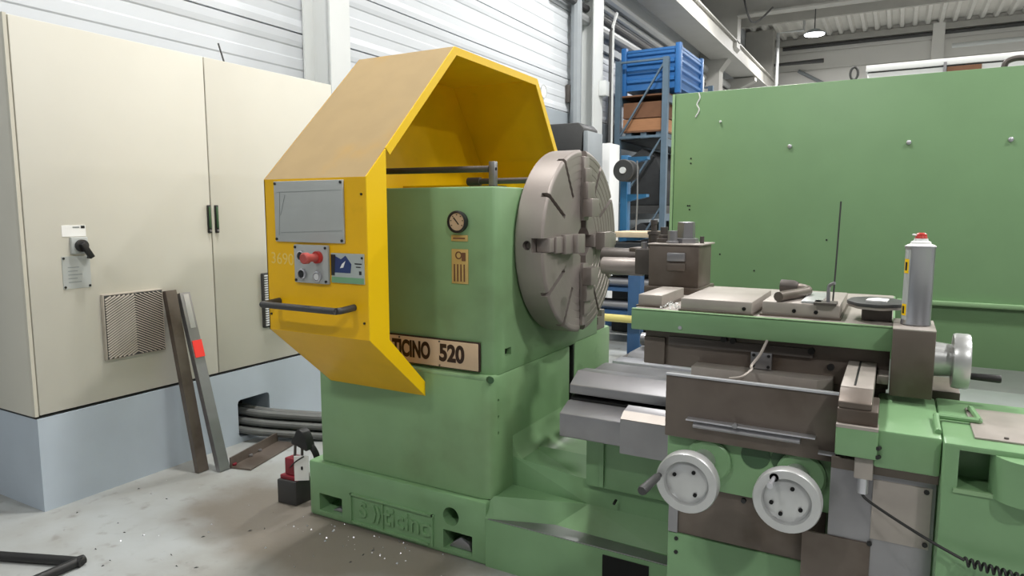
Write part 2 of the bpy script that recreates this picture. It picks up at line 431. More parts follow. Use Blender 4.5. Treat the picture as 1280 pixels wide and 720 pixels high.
# label, main switch and its plate
MB().box(CX, CX+.002, 1.587, 1.686, 1.165, 1.213).build('switch_label', 'white_paper', cab)
MB().box(CX+.002, CX+.003, 1.666, 1.682, 1.199, 1.211).build('label_mark', 'black', cab)
MB().box(CX+.002, CX+.0026, 1.632, 1.660, 1.201, 1.207).build('label_print', 'grey_line', cab)
MB().box(CX, CX+.018, 1.615, 1.685, 1.09, 1.162).build('switch_housing', 'grey_plate', cab, bevel=.004)
sw = MB().cyl((CX+.018, 1.653, 1.125), (CX+.035, 1.653, 1.125), .027, 20).build('switch_knob', 'black', cab, bevel=.003)
MB().sweep([(-.011, 0), (.011, 0), (.011, .02), (-.011, .02)], (CX+.034, 1.645, 1.137), (CX+.034, 1.682, 1.072), (0, 1, 0)).build('switch_lever', 'black', sw, bevel=.003)
dp = MB().box(CX, CX+.003, 1.578, 1.694, .94, 1.08).build('instruction_plate', 'grey_plate', cab)
for k in range(5):
    MB().box(CX+.003, CX+.0034, 1.60, 1.60+random.uniform(.035, .07), 1.03-.016*k, 1.034-.016*k).build('print_line', 'grey_line', dp)
for y in (1.585, 1.687):
    for z in (.948, 1.072):
        MB().cyl((CX+.003, y, z), (CX+.006, y, z), .005, 10).build('rivet', 'black', dp)
# filter grille with herringbone slats (two of them, one per door)
def grille(y0, y1, z0, z1, door):
    x0, x1 = CX, CX+.022
    g = MB().box(x0, x1, y0, y1, z0, z1).build('vent_grille', 'grille_grey', cab, bevel=.004)
    inner = MB().box(x1, x1+.001, y0+.006, y1-.006, z0+.006, z1-.006).build('grille_back', 'dark_grey', g)
    ym = (y0+y1)/2; n = 26; pitch = (z1-z0-.03)/n*1.12
    me = None
    for half in (0, 1):
        for k in range(-9, n):
            zs = z0+.02+k*pitch
            a = (y0+.008, ym) if half == 0 else (ym, y1-.008)
            rise = (a[1]-a[0])*.55
            za, zb = (zs, zs+rise) if half == 0 else (zs+rise, zs)
            # clip to the frame
            lo, hi = z0+.010, z1-.010
            ya, yb = a
            def clip(p, q):
                (yp, zp), (yq, zq) = p, q
                if zp < lo: yp, zp = (yp+(yq-yp)*(lo-zp)/(zq-zp), lo) if zq > lo else (None, None)
                elif zp > hi: yp, zp = (yp+(yq-yp)*(hi-zp)/(zq-zp), hi) if zq < hi else (None, None)
                return yp, zp
            p = clip((ya, za), (yb, zb)); q = clip((yb, zb), (ya, za))
            if p[0] is None or q[0] is None or abs(p[0]-q[0]) < .006: continue
            t = pitch*.20
            MB().poly([(x1, p[0], p[1]-t), (x1, q[0], q[1]-t), (x1, q[0], q[1]+t), (x1, p[0], p[1]+t),
                       (x1+.007, p[0], p[1]-t*1.5), (x1+.007, q[0], q[1]-t*1.5), (x1+.005, q[0], q[1]+t*.4), (x1+.005, p[0], p[1]+t*.4)],
                      [(3,2,1,0), (4,5,6,7), (0,1,5,4), (1,2,6,5), (2,3,7,6), (3,0,4,7)]).build('slat', 'grille_grey', g, smooth=False)
grille(1.727, 2.015, .60, .902, d1)
g2 = MB().box(CX, CX+.022, 2.615, 2.90, .615, .925).build('vent_grille', 'dark_grey', cab, bevel=.004)
for k in range(22):
    MB().box(CX+.022, CX+.031, 2.622, 2.89, .628+k*.0133, .635+k*.0133).build('slat', 'white', g2, smooth=False)
tag(MB().tube([(-3.3, 2.62, 2.05), (-3.31, 2.58, 2.19)], .005, 6, 0).build('wire_end', 'pipe_dark'), 'short thin wire sticking up from the cabinet roof', 'wire')

# cables leaving the plinth hole
for k in range(7):
    row, c_ = ((0, 0), (0, 1), (0, 2), (1, 0), (1, 1), (2, 0), (2, 1))[k]; r = .020
    dy, dz = .052*c_ + .026*row, .044*row
    pts = [(x, y+dy, z+dz) for x, y, z in ((-3.28, 2.45, .062), (-3.07, 2.465, .062), (-2.92, 2.55, .045), (-2.68, 2.70, .024), (-2.42, 2.83, .023), (-2.17, 2.90, .023))]
    tag(MB().tube(pts, r, 10, 5).build('power_cable', 'rubber'), 'thick grey power cable coming out of the plinth hole', 'cable', 'cables from the cabinet plinth')

# steel profiles leaning on the cabinet and one lying on the floor
U = [(-.028, 0), (.028, 0), (.028, .03), (.022, .03), (.022, .006), (-.022, .006), (-.022, .03), (-.028, .03)]
b1 = MB().sweep(U, (-2.895, 2.058, 0.004), (-3.058, 2.048, .890), (0, 1, 0)).build('steel_channel', 'steel_brown', smooth=False)
tag(b1, 'dark steel channel leaning against the cabinet behind the tagged one', 'steel bar')
t = thing('steel_channel', 'steel channel with a red sticker leaning against the cabinet', 'steel bar', (-2.83, 2.12, 0))
MB().sweep(U, (-2.815, 2.118, 0.004), (-3.056, 2.12, .872), (0, 1, 0)).build('profile', 'steel', t, smooth=False)
def on_bar(f): return Vector((-2.815, 2.118, .004)).lerp(Vector((-3.056, 2.12, .872)), f)
MB().sweep([(-.012, -.002), (.016, -.002), (.016, .0), (-.012, .0)], on_bar(.80), on_bar(.99), (0, 1, 0)).build('polished_strip', 'steel_bright', t)
MB().sweep([(-.022, -.003), (.03, -.003), (.03, .0), (-.022, .0)], on_bar(.635), on_bar(.73), (0, 1, 0)).build('sticker', 'red_sticker', t)
t = thing('angle_profile', 'steel angle profile lying on the floor by the cable hole', 'steel bar', (-2.9, 2.3, 0))
A = [(-.06, 0), (.06, 0), (.06, .055), (.052, .055), (.052, .008), (-.06, .008)]
MB().sweep(A, (-2.765, 2.165, .001), (-2.865, 2.55, .001), (-1, -.25, 0)).build('profile', 'steel_brown', t, smooth=False)
for f in (.15, .4, .55):
    p = Vector((-2.80, 2.10, .012)).lerp(Vector((-2.93, 2.60, .012)), f)
    MB().cyl(p, p+Vector((0, 0, .008)), .012, 10).build('bolt_head', 'dark_red' if f < .2 else 'steel', t)

# red and black block with strap
t = thing('magnet_block', 'red and black heavy block with strap and white tag beside the lathe foot', 'equipment', (-2.24, 2.05, 0))
MB().prism([(-2.305, 1.99), (-2.20, 2.0), (-2.195, 2.09), (-2.30, 2.085)], 'z', 0.0, .108).build('lower_block', 'dark_grey', t, bevel=.006)
MB().prism([(-2.295, 2.0), (-2.20, 2.008), (-2.196, 2.08), (-2.29, 2.075)], 'z', .108, .128).build('shoulder', 'dark_red', t, bevel=.004)
MB().prism([(-2.275, 2.01), (-2.20, 2.015), (-2.198, 2.072), (-2.27, 2.068)], 'z', .128, .205).build('upper_block', 'dark_red', t, bevel=.006)
tg = MB().prism([(-2.205, 2.0), (-2.155, 2.035), (-2.157, 2.038), (-2.207, 2.003)], 'z', .115, .225).build('white_tag', 'white_paper', t)
MB().box(-2.180, -2.174, 2.014, 2.02, .165, .178).build('tag_mark', 'black', tg)
MB().tube([(-2.232, 2.03, .20), (-2.230, 2.035, .27)], .006, 8, 0).build('post', 'steel_dark', t)
MB().tube([(-2.203, 2.045, .20), (-2.200, 2.045, .27)], .006, 8, 0).build('post', 'steel_dark', t)
MB().prism([(-2.248, .262), (-2.225, .262), (-2.16, .245), (-2.145, .255), (-2.158, .30), (-2.175, .328), (-2.195, .338), (-2.215, .332), (-2.23, .30), (-2.248, .285)], 'y', 2.025, 2.07).build('grip', 'black', t, bevel=.006)
MB().tube([(-2.18, 2.05, .28), (-2.15, 2.06, .25), (-2.14, 2.07, .21), (-2.15, 2.08, .17)], .014, 8, 4).build('strap', 'black', t)
MB().tube([(-2.23, 2.0, .17), (-2.19, 1.995, .205), (-2.165, 2.02, .225)], .003, 6, 4).build('tag_wire', 'black', t)

# black bent tube at the floor's edge
tag(MB().tube([(-3.3, .93, .018), (-2.56, 1.235, .018), (-2.515, 1.245, .018), (-2.505, 1.22, .018), (-2.505, .55, .018)], .017, 12, 6).build('tube_frame', 'black'),
    'black bent steel tube lying on the bare floor', 'tube')

# bits of swarf on the floor (nobody could count them)
m = MB()
for k in range(60):
    x, y = random.uniform(-3.0, -1.3), random.uniform(1.35, 1.98)
    if random.random() < .5: x, y = random.uniform(-2.1, -1.5), random.uniform(1.83, 1.97)
    s = random.uniform(.002, .006); a = random.uniform(0, 3)
    c, d = math.cos(a)*s, math.sin(a)*s
    m.poly([(x-c, y-d, .001), (x+d, y-c, .001), (x+c, y+d, .001), (x, y, s*1.2)], [(0,1,2), (0,1,3), (1,2,3), (2,0,3)])
tag(m.build('floor_swarf', 'steel_bright', smooth=False), 'tiny bright metal chips scattered on the floor by the lathe', 'swarf', kind='stuff')
m = MB()
for k in range(22):
    x, y = random.uniform(-3.0, -1.4), random.uniform(1.3, 1.95)
    s = random.uniform(.004, .01); a = random.uniform(0, 3)
    c, d = math.cos(a)*s, math.sin(a)*s
    m.poly([(x-c, y-d, .001), (x+d*.3, y-c*.3, .001), (x+c, y+d, .001), (x, y, .005)], [(0,1,2), (0,1,3), (1,2,3), (2,0,3)])
tag(m.build('floor_crumbs', 'dark_grey', smooth=False), 'small dark crumbs of dirt scattered on the floor', 'dirt', kind='stuff')

# ================================================================== the lathe
L = thing('lathe', 'big green heavy lathe with a yellow chuck guard and large steel chuck', 'lathe', (-.9, 2.5, 0))
# --- foot, column, headstock
foot = MB().box(-2.098, -1.222, 1.98, 2.95, 0, .238).build('foot', 'green', L, bevel=.012)
cut(foot, MB().box(-2.04, -1.914, 1.9, 2.10, .030, .104).box(-1.41, -1.282, 1.9, 2.10, .023, .097).cyl((-1.375, 1.9, .153), (-1.375, 2.12, .153), .035, 28))
MB().prism([(-1.40, .024), (-1.295, .024), (-1.31, .05), (-1.345, .07), (-1.38, .045)], 'y', 2.0, 2.05).build('swarf_heap', 'steel', foot, bevel=.004)
MB().prism([(-1.99, .031), (-1.92, .031), (-1.925, .045), (-1.95, .05), (-1.97, .04)], 'y', 2.0, 2.05).build('swarf_heap', 'steel', foot, bevel=.004)
# embossed name on the foot
fr = MB()
for x0, x1, z0, z1 in ((-1.864, -1.45, .134, .142), (-1.862, -1.475, .018, .026), (-1.866, -1.858, .018, .142), (-1.462, -1.454, .018, .142), (-1.70, -1.694, .03, .13)):
    fr.box(x0, x1, 1.972, 1.982, z0, z1)
em = fr.build('embossed_frame', 'green', L)
text('emblem', 'S', .085, (-1.80, 1.9795, .082), (1, 0, 0), (0, 0, 1), 'green', em, .006, 1.0, bold=.002)
m = MB()
for k in range(2):
    m.prism([(-1.752+.022*k, .115), (-1.742+.022*k, .115), (-1.73+.022*k, .082), (-1.742+.022*k, .045), (-1.752+.022*k, .045), (-1.742+.022*k, .082)], 'y', 1.973, 1.981)
m.build('emblem', 'green', em)
text('lettering', 'ticino', .105, (-1.575, 1.9795, .083), (1, 0, 0), (0, 0, 1), 'green', em, .006, 1.0, bold=.001)
# column under the headstock: rounded right front edge, flared foot
colm = MB().prism([(-2.035, 1.998), (-1.25, 1.998), (-1.222, 2.008), (-1.208, 2.035), (-1.208, 2.66), (-2.035, 2.66)], 'z', .238, .692).build('column', 'green_side', L, bevel=.008)
cut(colm, MB().cyl((-1.3, 2.045, .60), (-1.19, 2.045, .60), .007, 10).cyl((-1.3, 2.045, .54), (-1.19, 2.045, .54), .006, 10).cyl((-1.3, 2.045, .48), (-1.19, 2.045, .48), .006, 10))
hd = MB().prism([(-1.98, 2.022), (-1.25, 2.022), (-1.218, 2.034), (-1.208, 2.06), (-1.208, 2.97), (-1.98, 2.97)], 'z', .69, 1.36).build('headstock', 'green_side', L, bevel=.008)
cut(hd, MB().box(-1.24, -1.18, 2.092, 2.138, .752, .78))
MB().box(-1.236, -1.228, 2.088, 2.142, .748, .784).build('socket_back', 'black_hole', hd)
MB().prism([(-1.97, 1.996), (-1.25, 1.996), (-1.212, 2.012), (-1.212, 2.05), (-1.97, 2.05)], 'z', .676, .694).build('headstock_ledge', 'green_light', L, bevel=.006)
MB().cyl((-1.226, 2.012, .683), (-1.212, 2.0, .683), .012, 14).build('ledge_bolt', 'green_dark', L)
rb = MB().box(-2.0, -1.208, 2.715, 3.135, .10, .712).build('rear_housing', 'green_light', L, bevel=.012)
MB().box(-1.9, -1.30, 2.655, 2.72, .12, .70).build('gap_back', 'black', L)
MB().box(-1.9, -1.214, 2.700, 2.7145, .34, .705).build('gap_shade', 'black', L)  # black sheet added so the slit looks dark: its shade put in as colour
for k in range(3):
    MB().box(-1.262, -1.245, 2.668, 2.71, .60+.035*k, .606+.035*k).build('gap_rib', 'steel', L)
# gap floor with a curved sweep up to the column
fl = [(-1.208, .44)] + [(-1.208+.11*(1-math.cos(a)), .44-.11*math.sin(a)) for a in [i*PI/2/8 for i in range(1, 9)]] + [(-.80, .33), (-.80, .05), (-1.208, .05)]
MB().prism(fl, 'y', 2.15, 3.10).build('gap_floor', 'green_light', L)
# --- pressure gauge, small plates, name plate
g = MB().lathe([(0, .037), (.012, .040), (.022, .039), (.024, .034), (.016, .031)], (-1.353, 2.022, 1.237), (0, -1, 0), 32).build('pressure_gauge', 'black', L)
MB().cyl((-1.353, 2.008, 1.237), (-1.353, 2.004, 1.237), .031, 28).build('gauge_dial', 'tan_plate', g)
MB().sweep([(-.0018, 0), (.0018, 0), (.0018, .002), (-.0018, .002)], (-1.345, 2.002, 1.228), (-1.366, 2.002, 1.252), (1, 0, 1)).build('gauge_needle', 'black', g)
for k in range(7):
    a = math.radians(-30+40*k)
    p = Vector((-1.353+.025*math.cos(a), 2.0035, 1.237+.025*math.sin(a)))
    MB().box(p.x-.0018, p.x+.0018, 2.0025, 2.0042, p.z-.0018, p.z+.0018).build('dial_mark', 'black', g)
sp = MB().box(-1.387, -1.317, 2.018, 2.023, 1.168, 1.190).build('caption_plate', 'brass_plate', L, bevel=.001)
MB().box(-1.378, -1.328, 2.0165, 2.0185, 1.176, 1.181).build('print_line', 'wood_dark', sp)
ip = MB().box(-1.386, -1.316, 2.018, 2.023, 1.016, 1.140).build('data_plate', 'brass_plate', L, bevel=.001)
for k in range(4):
    MB().box(-1.376+.014*k, -1.371+.014*k, 2.0165, 2.0185, 1.024, 1.086).build('print_line', 'wood_dark', ip)
MB().lathe([(0, .014), (.002, .014), (.002, .010), (0, .010)], (-1.355, 2.018, 1.118), (0, -1, 0), 20, False).build('print_ring', 'wood_dark', ip)
MB().box(-1.342, -1.326, 2.0165, 2.0185, 1.098, 1.128).build('print_line', 'wood_dark', ip)
npl = MB().box(-1.94, -1.264, 2.010, 2.021, .702, .810).bevel(.004).build('name_plate', 'letter_brown', L)
MB().box(-1.936, -1.269, 2.006, 2.011, .7065, .8055).build('plate_face', 'tan_plate', npl, bevel=.003)
text('lettering', 'TICINO', .085, (-1.566, 2.0055, .757), (1, 0, 0), (0, 0, 1), 'letter_brown', npl, .001, bold=.0035, width=.178)
text('lettering', '520', .085, (-1.382, 2.0055, .757), (1, 0, 0), (0, 0, 1), 'letter_brown', npl, .001, bold=.0035, width=.110)
for x in (-1.62, -1.435):
    for z in (.7115, .8005): MB().cyl((x, 2.006, z), (x, 2.003, z), .0035, 8).build('rivet', 'steel_dark', npl)
# --- guide rods for the guard on top of the headstock
MB().cyl((-1.93, 2.20, 1.436), (-1.335, 2.20, 1.431), .0125, 14).build('guide_rod', 'steel_dark', L)
br = MB().box(-1.333, -1.308, 2.188, 2.214, 1.36, 1.458).build('rod_bracket', 'steel', L, bevel=.003)
MB().cyl((-1.3065, 2.2, 1.43), (-1.309, 2.2, 1.43), .006, 12).build('bracket_hole', 'black_hole', br)
MB().box(-1.40, -1.29, 2.16, 2.25, 1.358, 1.368).build('bracket_foot', 'steel_dark', L)
MB().cyl((-1.55, 2.40, 1.395), (-1.10, 2.40, 1.395), .012, 12).build('guide_rod', 'steel_dark', L)
MB().cyl((-1.56, 2.40, 1.395), (-1.50, 2.40, 1.395), .017, 14).build('rod_collar', 'steel_dark', L)
MB().box(-1.95, -1.25, 2.46, 2.50, 1.36, 1.385).build('rod_rail', 'yellow', L)

# --- yellow chuck guard: folded sheet hood along the spindle
OUT = [(2.04, .553), (1.70, .848), (1.70, 1.386), (2.215, 1.895), (2.90, 1.885), (3.15, 1.53), (3.27, 1.25)]
T = .004
XG0, XG1 = -1.972, -1.497
def offset_poly(P, t):
    R = []
    for i, p in enumerate(P):
        a = Vector(P[max(i-1, 0)]); b = Vector(p); c = Vector(P[min(i+1, len(P)-1)])
        d1 = (b-a) if i > 0 else (c-b); d2 = (c-b) if i < len(P)-1 else (b-a)
        n1 = Vector((d1.y, -d1.x)).normalized(); n2 = Vector((d2.y, -d2.x)).normalized()
        n = (n1+n2); n = n/max(n.length_squared, .2)*2
        R.append(tuple(b + n*t))
    return R
gd = link('chuck_guard', None, L, (-1.73, 2.4, .55))
IN = offset_poly(OUT, T)
names = ['lower_panel', 'front_panel', 'roof_slope', 'roof_panel', 'rear_slope', 'rear_panel']
mats = ['yellow', 'yellow', 'yellow_dusty', 'yellow', 'yellow', 'yellow']
for i in range(len(OUT)-1):
    MB().prism([OUT[i], OUT[i+1], IN[i+1], IN[i]], 'x', XG0, XG1-.004).build(names[i], mats[i], gd, smooth=False)
# end wall towards the cabinet
MB().prism(OUT + [(3.27, 1.0), (2.04, 1.0)][:1] + [(2.04, 1.0)], 'x', XG0, XG0+.004).build('end_wall', 'yellow', gd, smooth=False)
# folded edge on the open side, wide box section at the front
IN2 = offset_poly(OUT, .030)
fl = [(OUT[1][0]+.10, OUT[1][1]-.02), (OUT[2][0]+.10, OUT[2][1]+.098)]
MB().prism([OUT[0], OUT[1], OUT[2], OUT[2] and (1.80, 1.482), (1.80, .835), (2.062, .582)], 'x', XG1-.004, XG1).build('front_flange', 'yellow_bright', gd, smooth=False)
for i in (2, 3, 4, 5):
    a = OUT[i] if i != 2 else (1.80, 1.4845)
    b = IN2[i] if i != 2 else (1.8215, 1.4635)
    MB().prism([a, OUT[i+1], IN2[i+1], b], 'x', XG1-.004, XG1).build('edge_flange', 'yellow_bright', gd, smooth=False)
MB().prism([(1.796, .845), (1.80, .845), (1.80, 1.46), (1.796, 1.46)], 'x', XG0+.004, XG1-.004).build('box_back', 'yellow', gd, smooth=False)
for x, z in ((-1.518, 1.33), (-1.518, .905), (-1.958, .905)):
    MB().cyl((x, 1.70, z), (x, 1.696, z), .004, 8).build('screw', 'black', gd)
# handle
hp = [(-1.915, 1.70, .955), (-1.915, 1.645, .952), (-1.908, 1.628, .951), (-1.89, 1.622, .951), (-1.60, 1.622, .951), (-1.572, 1.628, .951), (-1.562, 1.645, .952), (-1.562, 1.70, .955)]
MB().tube(hp, .0115, 12, 3).build('pull_handle', 'dark_grey', gd)
# chalk mark
text('chalk_mark', '3690', .058, (-1.893, 1.6992, 1.105), (1, 0, -.04), (0, 0, 1), 'chalk', gd, .0003, 1.0)
# display cover plate
dsp = MB().box(-1.915, -1.592, 1.692, 1.70, 1.168, 1.378).build('cover_plate', 'grey_plate', L, bevel=.002)
for p, q in (((-1.90, 1.34), (-1.60, 1.345)), ((-1.885, 1.20), (-1.60, 1.21)), ((-1.895, 1.19), (-1.885, 1.34)), ((-1.885, 1.26), (-1.86, 1.33))):
    MB().sweep([(-.001, -.0004), (.001, -.0004), (.001, .0004), (-.001, .0004)], (p[0], 1.6918, p[1]), (q[0], 1.6918, q[1]), (0, 1, 0)).build('scratch', 'grey_line', dsp)
for x in (-1.907, -1.60):
    for z in (1.177, 1.370): MB().cyl((x, 1.692, z), (x, 1.688, z), .0045, 10).build('screw', 'black', dsp)
# button panel
bp = MB().box(-1.823, -1.664, 1.688, 1.70, 1.028, 1.160).build('button_panel', 'grey_plate', L, bevel=.003)
for x in (-1.814, -1.673):
    for z in (1.037, 1.151): MB().cyl((x, 1.688, z), (x, 1.684, z), .0045, 10).build('screw', 'black', bp)
def button(x, z, mc, mr, r=.0165):
    MB().lathe([(0, r+.002), (.008, r+.002), (.010, r-.002), (.004, r-.004)], (x, 1.688, z), (0, -1, 0), 24).build('button_ring', mr, bp)
    MB().cyl((x, 1.684, z), (x, 1.679, z), r-.005, 20).build('button_cap', mc, bp)
button(-1.784, 1.121, 'black', 'steel_bright'); button(-1.782, 1.059, 'black', 'steel_bright'); button(-1.710, 1.053, 'white', 'steel_bright')
MB().cyl((-1.706, 1.688, 1.119), (-1.706, 1.676, 1.119), .021, 20).build('stop_collar', 'red', bp)
MB().cyl((-1.706, 1.676, 1.119), (-1.706, 1.640, 1.119), .0135, 20).build('stop_stem', 'red_faded', bp)
MB().lathe([(0, .014), (.004, .019), (.020, .019), (.024, .015)], (-1.706, 1.642, 1.119), (0, -1, 0), 24).build('stop_button', 'red_faded', bp)
# printed plate
pp = MB().box(-1.655, -1.512, 1.695, 1.70, 1.035, 1.135).build('printed_plate', 'print_grey', L)
MB().prism([(-1.65, 1.07), (-1.57, 1.07), (-1.565, 1.10), (-1.59, 1.128), (-1.61, 1.115), (-1.635, 1.125), (-1.65, 1.10)], 'y', 1.694, 1.695).build('print_block', 'print_blue', pp)
MB().prism([(-1.655, 1.06), (-1.64, 1.06), (-1.635, 1.13), (-1.655, 1.13)], 'y', 1.6935, 1.6945).build('print_block', 'print_black', pp)
MB().prism([(-1.615, 1.085), (-1.60, 1.088), (-1.59, 1.11), (-1.605, 1.10)], 'y', 1.6932, 1.694).build('print_block', 'white_paper', pp)
MB().box(-1.655, -1.512, 1.694, 1.695, 1.036, 1.055).build('print_block', 'print_green', pp)
MB().box(-1.55, -1.52, 1.694, 1.695, 1.10, 1.104).build('print_line', 'print_black', pp)
MB().box(-1.545, -1.525, 1.694, 1.695, 1.09, 1.093).build('print_line', 'print_black', pp)
MB().box(-1.532, -1.522, 1.694, 1.695, 1.066, 1.078).build('print_block', 'print_black', pp)
MB().cyl((-1.518, 1.695, 1.122), (-1.518, 1.692, 1.122), .004, 8).build('screw', 'black', pp)

# --- chuck
YC, ZS, R = 2.51, 1.152, .361
XB, XF = -1.205, -1.087
prof = [(0, .30), (.002, R-.006), (.008, R), (XF-XB-.008, R), (XF-XB-.002, R-.006)]
d = XF-XB
rr = R-.02
while rr > .13:
    prof += [(d, rr+.008), (d, rr-.004), (d-.0015, rr-.005), (d-.0015, rr-.007)]; rr -= .028
prof += [(d, .11), (d, .062), (d-.08, .060)]
ck = MB().lathe(prof, (XB, YC, ZS), (1, 0, 0), 72).build('chuck', 'chuck_steel', L)
def rad(a, r, x=0.0): return Vector((x, YC-r*math.cos(a), ZS+r*math.sin(a)))
cutm = MB()
for a in (30, 60, 120, 150, 210, 240, 300, 330):
    a = math.radians(a); s = Vector((0, math.sin(a), math.cos(a)))
    cutm.sweep([(-.0085, -.03), (.0085, -.03), (.0085, .03), (-.0085, .03)], rad(a, .20, XF), rad(a, .40, XF), s)
for q in range(4):
    a = q*PI/2; s = Vector((0, math.sin(a), math.cos(a)))
    cutm.sweep([(-.026, -.045), (.026, -.045), (.026, .045), (-.026, .045)], rad(a, .055, XF), rad(a, .42, XF), s)
cut(ck, cutm)
cut(ck, (lambda m: [m.cyl(rad(q*PI/2, .28, XB+.055), rad(q*PI/2, .40, XB+.055), .017, 16) for q in range(4)] and m)(MB()))
for q in range(4):
    a = q*PI/2; s = Vector((0, math.sin(a), math.cos(a)))
    MB().cyl(rad(a, .285, XB+.055), rad(a, .345, XB+.055), .013, 8).build('jaw_screw', 'chuck_dark', ck)
    ro = .335 if q != 0 else .325
    j = MB()
    for r0, r1, h0, h1, wd in ((.085, ro, -.042, .012, .0255), (.10, .17, .012, .052, .036), (.17, .235, .012, .034, .036), (.235, .29, .012, .022, .030)):
        j.sweep([(-wd, h0), (wd, h0), (wd, h1), (-wd, h1)], rad(a, r0, XF), rad(a, r1, XF), -s)
    jo = j.build('jaw', 'chuck_steel', ck, bevel=.003)
cn = MB().cyl((XB+.02, YC, ZS), (XB+.036, YC, ZS), .0615, 28).build('bore_end', 'black_hole', ck)
MB().prism([(2.95, .711), (3.07, .711), (3.07, .80), (3.035, .80), (3.035, .77), (2.99, .77), (2.99, .735), (2.95, .735)], 'x', -1.26, -1.213).build('stop_block', 'chuck_steel', L)

# --- bed base: front skirt, steel ledge and the stepped slopes up to the ways
XE = 1.6
V = [(-1.208, 2.15, .36), (-.94, 2.15, .332), (XE, 2.15, .332),            # 0-2 top line
     (-1.224, 2.02, .25), (-1.211, 2.15, .25), (-.89, 2.128, .25),          # 3-5 wedge
     (-1.19, 1.987, .178), (-.985, 2.058, .178), (-.60, 2.05, .178), (XE, 2.05, .178),   # 6-9 inner line of the ledge
     (-1.226, 1.98, .178), (XE, 1.98, .178), (-1.226, 1.98, 0), (XE, 1.98, 0),           # 10-13
     (-1.208, 2.30, .36), (XE, 2.30, .332), (-1.226, 2.30, 0), (XE, 2.30, 0), (XE, 2.128, .25)]           # 14-17 back
bb = MB().poly(V, [(0,1,5,4), (4,5,3), (3,5,7,6), (1,2,18,5), (5,18,9,8), (5,8,7), (6,7,8,9,11,10), (10,11,13,12), (3,6,10), (0,4,3),
             (0,14,15,2,1), (14,16,17,15), (12,13,17,16), (2,15,17,13,11,9,18), (0,3,10,12,16,14)]).build('bed_base', 'green', L, smooth=False)
MB().poly([(-1.215, 1.981, .179), (XE, 1.981, .179), (XE, 2.035, .179), (-.60, 2.035, .179), (-.985, 2.056, .179), (-1.19, 1.987, .179),
           (-1.215, 1.981, .182), (XE, 1.981, .182), (XE, 2.035, .182), (-.60, 2.035, .182), (-.985, 2.056, .182), (-1.19, 1.987, .182)],
          [tuple(range(6))[::-1], tuple(range(6, 12))] + [(i, (i+1) % 6, 6+(i+1) % 6, 6+i) for i in range(6)]).build('steel_ledge', 'steel', L, smooth=False)
MB().cyl((-.785, 2.12, .29), (-.785, 2.10, .285), .005, 8).build('ledge_screw', 'black', L)
MB().box(-.775, -.62, 1.976, 1.981, .03, .162).build('skirt_pocket', 'black_hole', L)
# bed wall under the ways
MB().box(-.90, XE, 2.12, 3.05, .32, .56).build('bed_wall', 'green', L, bevel=.008)
MB().box(-.845, -.83, 2.112, 2.121, .33, .55).build('bed_rib', 'green', L)
# ways: steel prisms along the spindle direction
BX = -.945
MB().prism([(2.0, .528), (2.01, .524), (2.20, .55), (2.20, .62), (2.065, .634), (2.0, .607)], 'x', BX, XE).build('front_way', 'steel', L, bevel=.003)
MB().prism([(2.085, .62), (2.20, .62), (2.16, .655), (2.085, .640)], 'x', BX+.004, XE).build('way_slot', 'black', L)
MB().prism([(2.08, .655), (2.22, .64), (2.22, .715), (2.145, .722), (2.08, .686)], 'x', BX, XE).build('prism_way', 'steel', L, bevel=.003)
MB().prism([(2.16, .55), (2.38, .55), (2.38, .66), (2.16, .66)], 'x', BX+.004, XE).build('bed_core', 'steel_dark', L)
MB().prism([(2.25, .66), (2.39, .64), (2.39, .702), (2.36, .704), (2.25, .700)], 'x', BX+.01, XE).build('middle_way', 'steel', L, bevel=.002)
MB().prism([(2.42, .55), (2.52, .55), (2.52, .702), (2.43, .702)], 'x', BX+.02, XE).build('flat_way', 'steel_bright', L, bevel=.002)
MB().prism([(2.56, .50), (3.0, .50), (3.0, .70), (2.62, .70), (2.56, .67)], 'x', BX+.02, XE).build('rear_way', 'steel', L, bevel=.003)
MB().cyl((BX+.03, 2.75, .735), (-.55, 2.75, .735), .028, 16).build('rear_shaft', 'steel', L)
MB().box(-.08, XE, 2.34, 2.52, .703, .722).build('way_cover', 'steel_bright', L)
MB().box(-1.15, XE, 3.14, 3.5, 0, .56).build('rear_tray', 'steel_dark', L, bevel=.01)
# --- wiper cover in front of the ways, carried by the carriage
wc = MB().prism([(1.955, .523), (1.965, .523), (1.965, .628), (1.985, .645), (2.03, .655), (2.03, .659), (1.983, .651), (1.955, .632)], 'x', -.715, -.455).build('wiper_cover', 'steel', L)
MB().prism([(1.955, .632), (1.983, .651), (1.981, .654), (1.952, .635)], 'x', -.713, -.57).build('wiper_edge', 'steel_pad', wc)

# --- carriage: saddle, apron
sd = MB().box(-.455, -.083, 1.55, 1.58, .745, .893).build('saddle_front', 'steel_brown', L, bevel=.003)
MB().box(-.455, -.085, 1.546, 1.56, .893, .897).build('saddle_edge', 'steel_bright', sd)
MB().box(-.452, .0, 1.58, 2.55, .735, .80).box(-.452, .0, 1.80, 2.55, .80, .86).build('saddle', 'steel_brown', L, bevel=.004)
MB().box(-.588, .004, 1.795, 2.5, .858, .958).build('cross_slide', 'steel_brown', L, bevel=.003)
MB().box(-.588, -.53, 1.786, 1.80, .86, .935).build('slide_end_cap', 'steel_brown', L, bevel=.002)
MB().box(-.52, -.16, 1.786, 1.80, .918, .94).build('gib_strip', 'steel_dark', L)
MB().prism([(-.445, 1.74), (-.145, 1.74), (-.112, 1.77), (-.112, 1.80), (-.445, 1.80)], 'z', .80, .876).build('slide_shelf', 'steel_pad', L, bevel=.002)
cp = MB().box(-.305, -.255, 1.782, 1.797, .878, .92).build('cover_plate_small', 'steel', L, bevel=.001)
